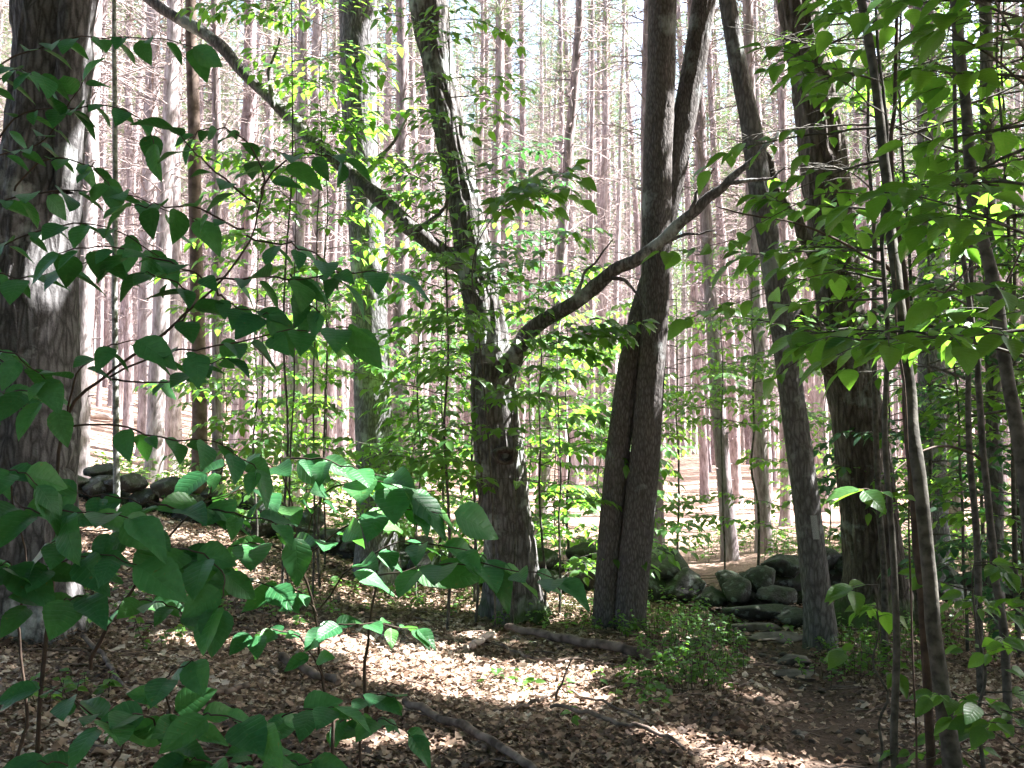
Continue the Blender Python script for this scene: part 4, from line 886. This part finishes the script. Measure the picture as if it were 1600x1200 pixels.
S('understory_tree', 'bushy young tree low behind the slim grey trunk', 1530, 12.5, 4.2, 24, .3, .10, 1.7, 'leaf_mid', r0=.028)
S('understory_tree', 'young tree with yellow green leaves above the furrowed trunk', 1370, 8.2, 6.4, 18, 3.2, .10, 1.6, 'leaf_mid', r0=.03)
S('understory_tree', 'young tree with a high dark crown in the upper right corner', 1520, 7.0, 5.2, 20, 2.4, .10, 1.5, 'leaf_right', r0=.03)
S('understory_tree', 'low leafy young tree behind the furrowed trunk foot', 1390, 14, 3.6, 20, .4, .095, 1.6, 'leaf_mid', r0=.025)
S('understory_tree', 'spreading young tree seen past the bowing stem, farthest right', 1660, 14, 5.5, 24, .5, .10, 1.9, 'leaf_mid', r0=.03)
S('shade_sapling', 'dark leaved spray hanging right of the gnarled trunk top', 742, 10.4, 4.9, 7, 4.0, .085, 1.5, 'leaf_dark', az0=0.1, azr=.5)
for px, d, h_, nb, zm, lab in [(650, 11.4, 3.0, 16, .5, 'sapling leafing low between grey trunk and gnarled trunk'), (510, 11.3, 3.4, 16, .6, 'sapling leafing at the left side of the grey trunk foot'), (828, 11.2, 3.6, 18, .6, 'sapling behind the knot hole, right of the gnarled trunk'), (936, 11.4, 3.0, 14, .5, 'sapling leafing hard left of the twin stem foot'),
                             (480, 12.5, 3.2, 16, .4, 'sapling over the wall, left of the grey trunk'), (1000, 13.5, 2.6, 12, .6, 'sapling peeping out right behind the twin stems'), (1128, 12.6, 4.2, 13, 2.4, 'sapling with a stem as thin as wire beside the path pine'), (1245, 12.2, 3.4, 16, .6, 'sapling showing between blazed trunk and furrowed trunk'),
                             (350, 12.8, 2.4, 12, .3, 'low sapling at the foot of the slender brown trunk'), (868, 15.5, 3.6, 16, .6, 'sapling in the pines beyond the gnarled trunk'), (955, 16, 3.8, 16, .6, 'sapling in the pines left of the footpath bend'), (720, 14.5, 3.6, 16, .6, 'sapling in the pines half hidden by the gnarled trunk'), (445, 15.5, 3.4, 14, .5, 'sapling among the pines above the wall, left centre'), (1290, 15.5, 4.4, 18, .6, 'sapling among the pines beyond the furrowed trunk')]:
    S('beech_sapling', lab, px, d, h_, int(nb*.95), zm, .10, 1.3, 'leaf_mid', r0=.012)
S('understory_tree', 'tall thin understory tree leafing beside the long bare limb at the top left', 446, 9.6, 7.4, 13, 4.6, .11, 1.3, 'leaf_mid', r0=.014)
S('understory_tree', 'slim understory tree leafing high between the furrowed trunk and the corner', 1425, 9.2, 7.0, 22, 3.2, .12, 1.6, 'leaf_mid', r0=.025)
S('understory_tree', 'slim understory tree leafing high at the far right behind the stems', 1580, 8.4, 6.6, 22, 2.6, .12, 1.6, 'leaf_mid', r0=.025)
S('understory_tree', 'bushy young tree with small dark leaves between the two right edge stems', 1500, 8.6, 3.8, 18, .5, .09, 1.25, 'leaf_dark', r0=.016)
S('understory_tree', 'bushy young tree leafing low at the right edge in front of the slim grey trunk', 1610, 7.6, 3.4, 18, .5, .09, 1.2, 'leaf_mid', r0=.016)
# right foreground saplings with broad leaves
random.seed(5)
S('broadleaf_sapling', 'sapling with broad leaves across the upper right, nearest the camera', 1640, 3.4, 3.5, 12, 2.55, .105, 1.05, 'leaf_right', az0=2.9, azr=1.0, templ=LEAF_NEAR, step=.7, every=.17, tilt=(0, -.3, 0))
S('broadleaf_sapling', 'sapling with broad leaves before the top of the blazed trunk', 1392, 4.6, 4.2, 11, 3.0, .105, 1.0, 'leaf_right', az0=2.8, azr=1.4, templ=LEAF_NEAR, step=.7, every=.17, tilt=(0, -.3, 0))
S('broadleaf_sapling', 'low shrub with broad leaves at the right side of the footpath', 1520, 4.6, 1.3, 8, .35, .085, .55, 'leaf_right', templ=LEAF_NEAR, step=.65, every=.15, tilt=(0, -.5, 0), r0=.012)
S('broadleaf_sapling', 'small broad leaved shoot before the foot of the furrowed trunk', 1366, 4.9, 1.12, 4, .85, .11, .32, 'leaf_right', templ=LEAF_NEAR, step=.75, every=.15, tilt=(0, -.5, 0), r0=.010)
S('broadleaf_sapling', 'shrub filling the lower right corner with dark leaves', 1600, 4.2, 1.1, 8, .2, .085, .5, 'leaf_right', templ=LEAF_NEAR, step=.65, every=.15, tilt=(0, -.5, 0), r0=.012)
spray_shrub('broadleaf_sapling', 'slim sapling with leaf sprays drooping over the blazed trunk and the stub',
    [[(1430, 1260, 4.2), (1426, 900, 4.2), (1412, 620, 4.2), (1396, 420, 4.2), (1390, 300, 4.2)]],
    [([(1398, 440, 4.2), (1330, 420, 4.1), (1250, 440, 4.0), (1160, 470, 3.9), (1070, 500, 3.85)], .25, .95),
     ([(1405, 540, 4.2), (1330, 530, 4.1), (1260, 555, 4.0), (1210, 590, 3.95)], .25, 1.0),
     ([(1392, 330, 4.2), (1310, 300, 4.1), (1220, 330, 4.0), (1130, 380, 3.9), (1030, 395, 3.85)], .35, .9),
     ([(1395, 400, 4.2), (1450, 370, 4.2), (1510, 390, 4.1)], .2, .95),
     ([(1424, 800, 4.2), (1380, 770, 4.1), (1340, 765, 4.0)], .3, 1.15)], M['leaf_right'], .1, (0, -.35, 0), 'sapling', hang=.4, step=.5)
# single long sprays in the open
def lone_bough(name, label, px, d, pts, n, size, lmat, templ=LEAF_MID):
    x = (px-800)/F*d; base = np.array([x, d, Hs(x, d)]); t = thing(name, label, 'sapling', base); W = MB(); L = Leaves()
    w_ = [P(*q) for q in pts]; c = curve([base+np.array([0, 0, -.1])]+w_, 40); tube(W, c, np.linspace(.010, .003, 40), 6)
    for k in range(n):
        q = w_[-1] if k == 0 else w_[-2]+(w_[-1]-w_[-2])*random.random(); dd = nrm(w_[-1]-w_[-2])+np.array([random.uniform(-.2, .6), random.uniform(-.5, .2), .02])
        bough(W, L, q, dd, random.uniform(.45, .8), size, size*.55, .005, .10, .2, .25, (0, -.7, 0))
    W.build('stem', M['bark_sap'], t, base); mb = MB(); L.into(mb, templ, clear=True); mb.build('leaves', M[lmat], t, base)
lone_bough('arching_sapling', 'arching sapling with large glowing leaves left of the twin stems', 775, 9.1, [(768, 760, 9), (752, 560, 8.6), (738, 420, 8.2), (770, 340, 7.8), (830, 295, 7.4)], 7, .14, 'leaf_mid')
lone_bough('arching_sapling', 'arching sapling with pale glowing sprays beneath the long right limb', 800, 9.3, [(806, 760, 9.3), (800, 620, 9.2), (830, 550, 9.1), (890, 530, 9.0)], 8, .13, 'leaf_mid')

# ---------------------------------------------------------------- stone wall
def stone(mb, c, s, seed, rz=0.):
    n1, n2 = 30, 18; a = np.linspace(0, 2*np.pi, n1, endpoint=False); b = np.linspace(-np.pi/2, np.pi/2, n2)
    A, B = np.meshgrid(a, b); u = np.stack([np.cos(A)*np.cos(B), np.sin(A)*np.cos(B), np.sin(B)], -1)
    rs_ = np.random.RandomState(int(seed*977) % 99991); pn = nrm(rs_.normal(size=(15, 3))); pd = rs_.uniform(.68, 1.0, 15)
    fac = np.min(np.where((u@pn.T) > .05, pd/np.maximum(u@pn.T, .05), 9), axis=-1); fac = np.minimum(fac, 1.25)
    q = u*1.3+seed*3.7; rr = fac*(1+.22*(fbm(q, 2)-.5)+.16*(fbm(q*3.2, 2)-.5))
    V = u*rr[..., None]*np.asarray(s)*1.08; cz, sz = math.cos(rz), math.sin(rz)
    V = np.stack([V[..., 0]*cz-V[..., 1]*sz, V[..., 0]*sz+V[..., 1]*cz, V[..., 2]], -1)+np.asarray(c)
    i = np.arange(n2-1)[:, None]*n1; j = np.arange(n1)[None, :]; j2 = (j+1) % n1
    mb.add(V.reshape(-1, 3), np.stack([i+j, i+j2, i+n1+j2, i+n1+j], -1).reshape(-1, 4))
def wall(name, label, pts, n, seed, hgt, big=()):
    rs = np.random.RandomState(seed); p0 = pts[0]; base = np.array([p0[0], p0[1], Hs(*p0)]); t = thing(name, label, 'stone wall', base)
    pts = np.array(pts, float); seg = np.concatenate([[0], np.cumsum(np.linalg.norm(np.diff(pts, axis=0), axis=1))])
    for k in range(n):
        s = seg[-1]*(k+rs.rand()*.6)/n; x = np.interp(s, seg, pts[:, 0]); y = np.interp(s, seg, pts[:, 1]); lev = k % 3
        hh = np.interp(s, seg, hgt)
        sc = np.array([rs.uniform(.17, .34), rs.uniform(.16, .26), rs.uniform(.10, .17)])*(1.15-.18*lev)
        x += rs.normal(0, .05); y += rs.normal(0, .12)
        c = np.array([x, y, Hs(x, y)+.02+lev*hh/3.2+rs.uniform(-.03, .03)])
        mb = MB(); stone(mb, (0, 0, 0), sc, seed+k*1.37, rs.normal(0, .35)); o = mb.build('stone', M['stone'], t); o.location = c-base
    for (px, py, d, sx, sy, sz) in big:
        mb = MB(); stone(mb, (0, 0, 0), (sx, sy, sz), seed+px*.01, .2); o = mb.build('stone', M['stone'], t); o.location = P(px, py, d)-base
wall('stone_wall', 'tumbled mossy stone wall running left from the footpath gap', [(2.0, 11.6), (1.2, 11.6), (.3, 11.7), (-1.2, 12.0), (-3, 12.3), (-5.2, 12.4), (-8, 12.4)], 66, 3, [.55, .6, .5, .45, .42, .45, .4],
     [(1030, 888, 11.2, .30, .25, .18), (1010, 915, 11.0, .28, .22, .17), (1070, 915, 11.0, .27, .24, .16), (1110, 935, 10.8, .15, .2, .10), (990, 890, 11.2, .2, .2, .16)])
wall('stone_wall', 'dark mossy stone wall piled right of the footpath gap', [(2.7, 11.2), (3.2, 11.2), (3.9, 11.2), (5, 11.1), (7, 11.1), (9, 11.1)], 46, 8, [.55, .62, .5, .34, .3, .25],
     [(1143, 912, 10.7, .15, .18, .11), (1152, 928, 10.5, .15, .16, .13), (1185, 905, 10.7, .17, .18, .12), (1225, 885, 10.9, .23, .2, .10), (1215, 930, 10.5, .26, .2, .10), (1190, 955, 10.2, .30, .22, .08), (1250, 965, 10.0, .22, .2, .08)])
for px, py, d, sx, sy, sz, lab in [(1180, 968, 9.9, .26, .14, .05, 'flat half buried stone highest on the footpath'), (1215, 985, 9.4, .22, .13, .05, 'flat brown stone second down the footpath'), (1240, 1018, 8.5, .16, .11, .04, 'small flat stone in the footpath near the blazed tree foot'), (1243, 1044, 7.9, .17, .10, .04, 'dark slab lowest on the footpath')]:
    q = P(px, py, d); bz = Hs(q[0], q[1]); mb = MB(); stone(mb, (q[0], q[1], bz+.02), (sx, sy, sz), px*.013, .15)
    tag(mb.build('step_stone', M['step'], None, (q[0], q[1], bz)), lab, 'stone', 'stones in the footpath')

# ---------------------------------------------------------------- fallen wood
def ground_pt(px, py):
    rr = ray(px, py); t = 2.0
    for k in range(1500):
        q = EYE+rr*t
        if q[2] <= Hs(q[0], q[1]): break
        t += .02
    return q
def fallen(name, label, pts, rad, mat='stick', lift=.0, extra=(), cat='fallen branch'):
    w_ = [ground_pt(*q) for q in pts]; w_ = [np.array([q[0], q[1], Hs(q[0], q[1])+rad[0]*.9+.035+lift]) for q in w_]; rad = [q*.8 for q in rad]
    base = w_[0].copy(); base[2] = Hs(base[0], base[1]); mb = MB(); limb(mb, w_, rad, 9, 40, .03, len(label))
    for ex in extra:
        mb2 = [P(*q) if len(q) == 3 else ground_pt(*q)+np.array([0, 0, .03]) for q in ex]; limb(mb, mb2, [rad[-1]*.9, rad[-1]*.4], 6, 12, .02, 4)
    o = mb.build(name, M[mat], None, base); return tag(o, label, cat)
fallen('fallen_log', 'long bare log lying across the slope below the gnarled tree', [(790, 992), (850, 1003), (930, 1020), (1000, 1034), (1065, 1044)], [.035, .045, .05, .05, .045])
fallen('fallen_branch', 'dark stick slanting down to the bottom edge of the slope', [(632, 1112), (690, 1138), (745, 1165), (800, 1198), (840, 1230)], [.028, .03, .028, .024])
fallen('fallen_branch', 'short thick branch end lying above the sun patch', [(440, 1045), (480, 1062), (530, 1085)], [.04, .038, .03])
fallen('fallen_branch', 'thin branch lying right of the sun patch below the twin stems', [(862, 1116), (920, 1126), (980, 1145), (1030, 1160), (1075, 1185)], [.014, .018, .016, .01])
fallen('fallen_branch', 'thin forked twig with one end sticking up out of the sun patch', [(770, 1122), (810, 1115), (845, 1105), (870, 1093)], [.012, .014, .012], extra=[[(868, 1095, 6.15), (878, 1065, 6.1), (893, 1030, 6.05)]])
fallen('fallen_branch', 'pale broken piece of wood at the top of the sun patch', [(735, 1022), (752, 1012), (768, 1004)], [.03, .035, .03], 'pale_wood')
fallen('fallen_branch', 'crooked thin branch lying below the long log', [(760, 1008), (800, 1022), (840, 1040), (900, 1042), (980, 1036)], [.010, .014, .012, .008])
fallen('fallen_branch', 'dead branch lying against the foot of the old tree', [(130, 1008), (155, 1030), (175, 1062), (190, 1090)], [.022, .018, .012])
fallen('fallen_branch', 'mottled branch lying in the litter at lower left', [(295, 1102), (340, 1094), (390, 1088)], [.022, .024, .018])
fallen('fallen_branch', 'thin branch lying along the lower right of the sun patch', [(880, 1090), (930, 1105), (990, 1130), (1010, 1140)], [.010, .010, .006])
fallen('fallen_log', 'pale log lying in the pines behind the lichened stem', [(100, 652), (140, 657), (180, 661), (222, 668)], [.09, .09, .085, .08], 'pale_wood')
fallen('fallen_log', 'pale fallen pine lying on needles beyond the furrowed trunk', [(1286, 842), (1310, 850), (1340, 862)], [.05, .05, .04], 'pale_wood')
fallen('fallen_log', 'dark rotting log behind the foot of the gnarled tree', [(640, 812), (690, 822), (745, 838)], [.10, .10, .09])

# ---------------------------------------------------------------- leaf litter, ground cover, seedlings
n = 95000
yy = 3.4+9.0*RS.rand(n)**1.15; xx = (RS.rand(n)*2-1)*(.56*yy+.8)
keep = RS.rand(n) > .84*np.exp(-((xx-trail_x(yy))/.45)**4)
xx, yy = xx[keep], yy[keep]; zz = H(xx, yy)+RS.uniform(.0, .035, len(xx))
zz += .05*(fbm(np.stack([xx*2.2, yy*2.2, xx*0], -1), 3)-.5)+.03*(fbm(np.stack([xx*9, yy*9, xx*0+9], -1), 3)-.5)
az = RS.rand(len(xx))*6.283; mb = MB()
place(mb, LITTER, np.stack([xx, yy, zz], -1), nrm(np.stack([np.cos(az), np.sin(az), RS.normal(0, .25, len(xx))], -1)), UP*np.sign(RS.rand(len(xx), 1)-.25)+RS.normal(0, .30, (len(xx), 3)), np.where(RS.rand(len(xx)) < .2, RS.uniform(.05, .085, len(xx)), RS.uniform(.02, .05, len(xx))), 0, np.clip(RS.rand(len(xx))*.85+1.3*(fbm(np.stack([xx*1.6, yy*1.6, xx*0+4], -1), 3)-.45), 0, 1))
for k in range(420):
    y = random.uniform(3.8, 13); x = random.uniform(-.55*y, .55*y); a = random.uniform(-.8, .8)+math.pi*(random.random() < .3); L_ = random.uniform(.12, .5); z = Hs(x, y)+.025
    tube(mb, [(x, y, z), (x+math.cos(a)*L_*.5, y+math.sin(a)*L_*.5+random.uniform(-.03, .03), Hs(x+math.cos(a)*L_*.5, y)+.04), (x+math.cos(a)*L_, y+math.sin(a)*L_, Hs(x+math.cos(a)*L_, y+math.sin(a)*L_)+.02)], [.006, .005, .003], 4, 1, cap=False)
pb = MB()
for k in range(130):
    y = random.uniform(4.6, 11); x = trail_x(y)+random.gauss(0, .3); sz_ = random.uniform(.008, .028)
    stone(pb, (x, y, Hs(x, y)+.01), (sz_*1.3, sz_, sz_*.7), k*.77, k)
tag(pb.build('gravel', M['step']), 'small pebbles trodden into the bare footpath', 'gravel', kind='stuff')
tag(mb.build('leaf_litter', [M['litter'], M['stick']]), 'dry brown fallen leaves and twigs covering the slope', 'leaf litter', kind='stuff')

def cover(name, label, spots, size, lmat, per, seed, hh=.14):
    rs = np.random.RandomState(seed); mb = MB(); W = MB(); L = Leaves(); pos = []
    for (px, py, rad_, cnt) in spots:
        c = ground_pt(px, py)
        for k in range(cnt):
            a = rs.rand()*6.28; q = rad_*math.sqrt(rs.rand()); x = c[0]+math.cos(a)*q*1.4; y = c[1]+math.sin(a)*q; z = Hs(x, y); h = hh*rs.uniform(.5, 1.4)
            tip = np.array([x+rs.normal(0, .05), y+rs.normal(0, .05), z+h]); tube(mb, [(x, y, z-.02), tip], [.003, .002], 3, 1, cap=False)
            for m in range(per):
                f = 1 if per < 5 else rs.uniform(.35, 1); b = np.array([x, y, z])+(tip-np.array([x, y, z]))*f; aa = rs.rand()*6.28
                L.add(b, np.array([math.cos(aa), math.sin(aa), rs.uniform(-.3, .25)]), UP+np.array([0, -.3, 0])+rs.normal(0, .3, 3), size*rs.uniform(.6, 1.2))
    L.into(mb, LEAF_MID); return tag(mb.build(name, [M[lmat], M['twig']]), label, 'undergrowth', kind='stuff')
cover('undergrowth', 'low green seedlings and herbs growing between the slope and the footpath', [(1060, 1000, .4, 70), (1085, 1040, .3, 70), (1050, 1070, .28, 40), (1100, 1085, .18, 24), (1050, 975, .45, 50), (1010, 950, .5, 34), (1120, 1010, .2, 16), (1380, 1050, .35, 40), (1330, 1060, .3, 24), (1310, 1010, .3, 24), (860, 985, .4, 18), (1450, 1020, .6, 60), (1560, 1000, .7, 60)], .05, 'leaf_mid', 8, 4, .2)
cover('undergrowth', 'scattered low leaves along the old stone wall', [(330, 800, 1.0, 90), (420, 820, 1.0, 90), (250, 760, 1.2, 80), (520, 850, .9, 60), (620, 850, .8, 50), (880, 870, .6, 70), (950, 880, .5, 40), (1170, 860, .6, 50), (1180, 840, .6, 40), (1110, 880, .3, 10), (160, 740, 1.2, 70), (500, 790, 1.2, 80), (640, 790, 1.2, 60), (1300, 880, .8, 60), (1480, 880, 1.2, 90), (1580, 860, 1.2, 90), (1420, 860, 1.0, 60)], .085, 'leaf_mid', 7, 5, .28)
cover('undergrowth', 'few green seedlings sprouting through the leaf litter', [(330, 930, .7, 26), (230, 940, .6, 30), (190, 1000, .4, 12), (420, 960, .6, 20), (560, 940, .6, 26), (640, 930, .5, 20), (1270, 1000, .4, 10), (930, 990, .3, 8), (870, 1075, .4, 6), (1000, 1090, .3, 8), (960, 1130, .3, 4), (700, 960, .5, 10), (160, 1100, .3, 14)], .07, 'leaf_mid', 5, 6, .13)
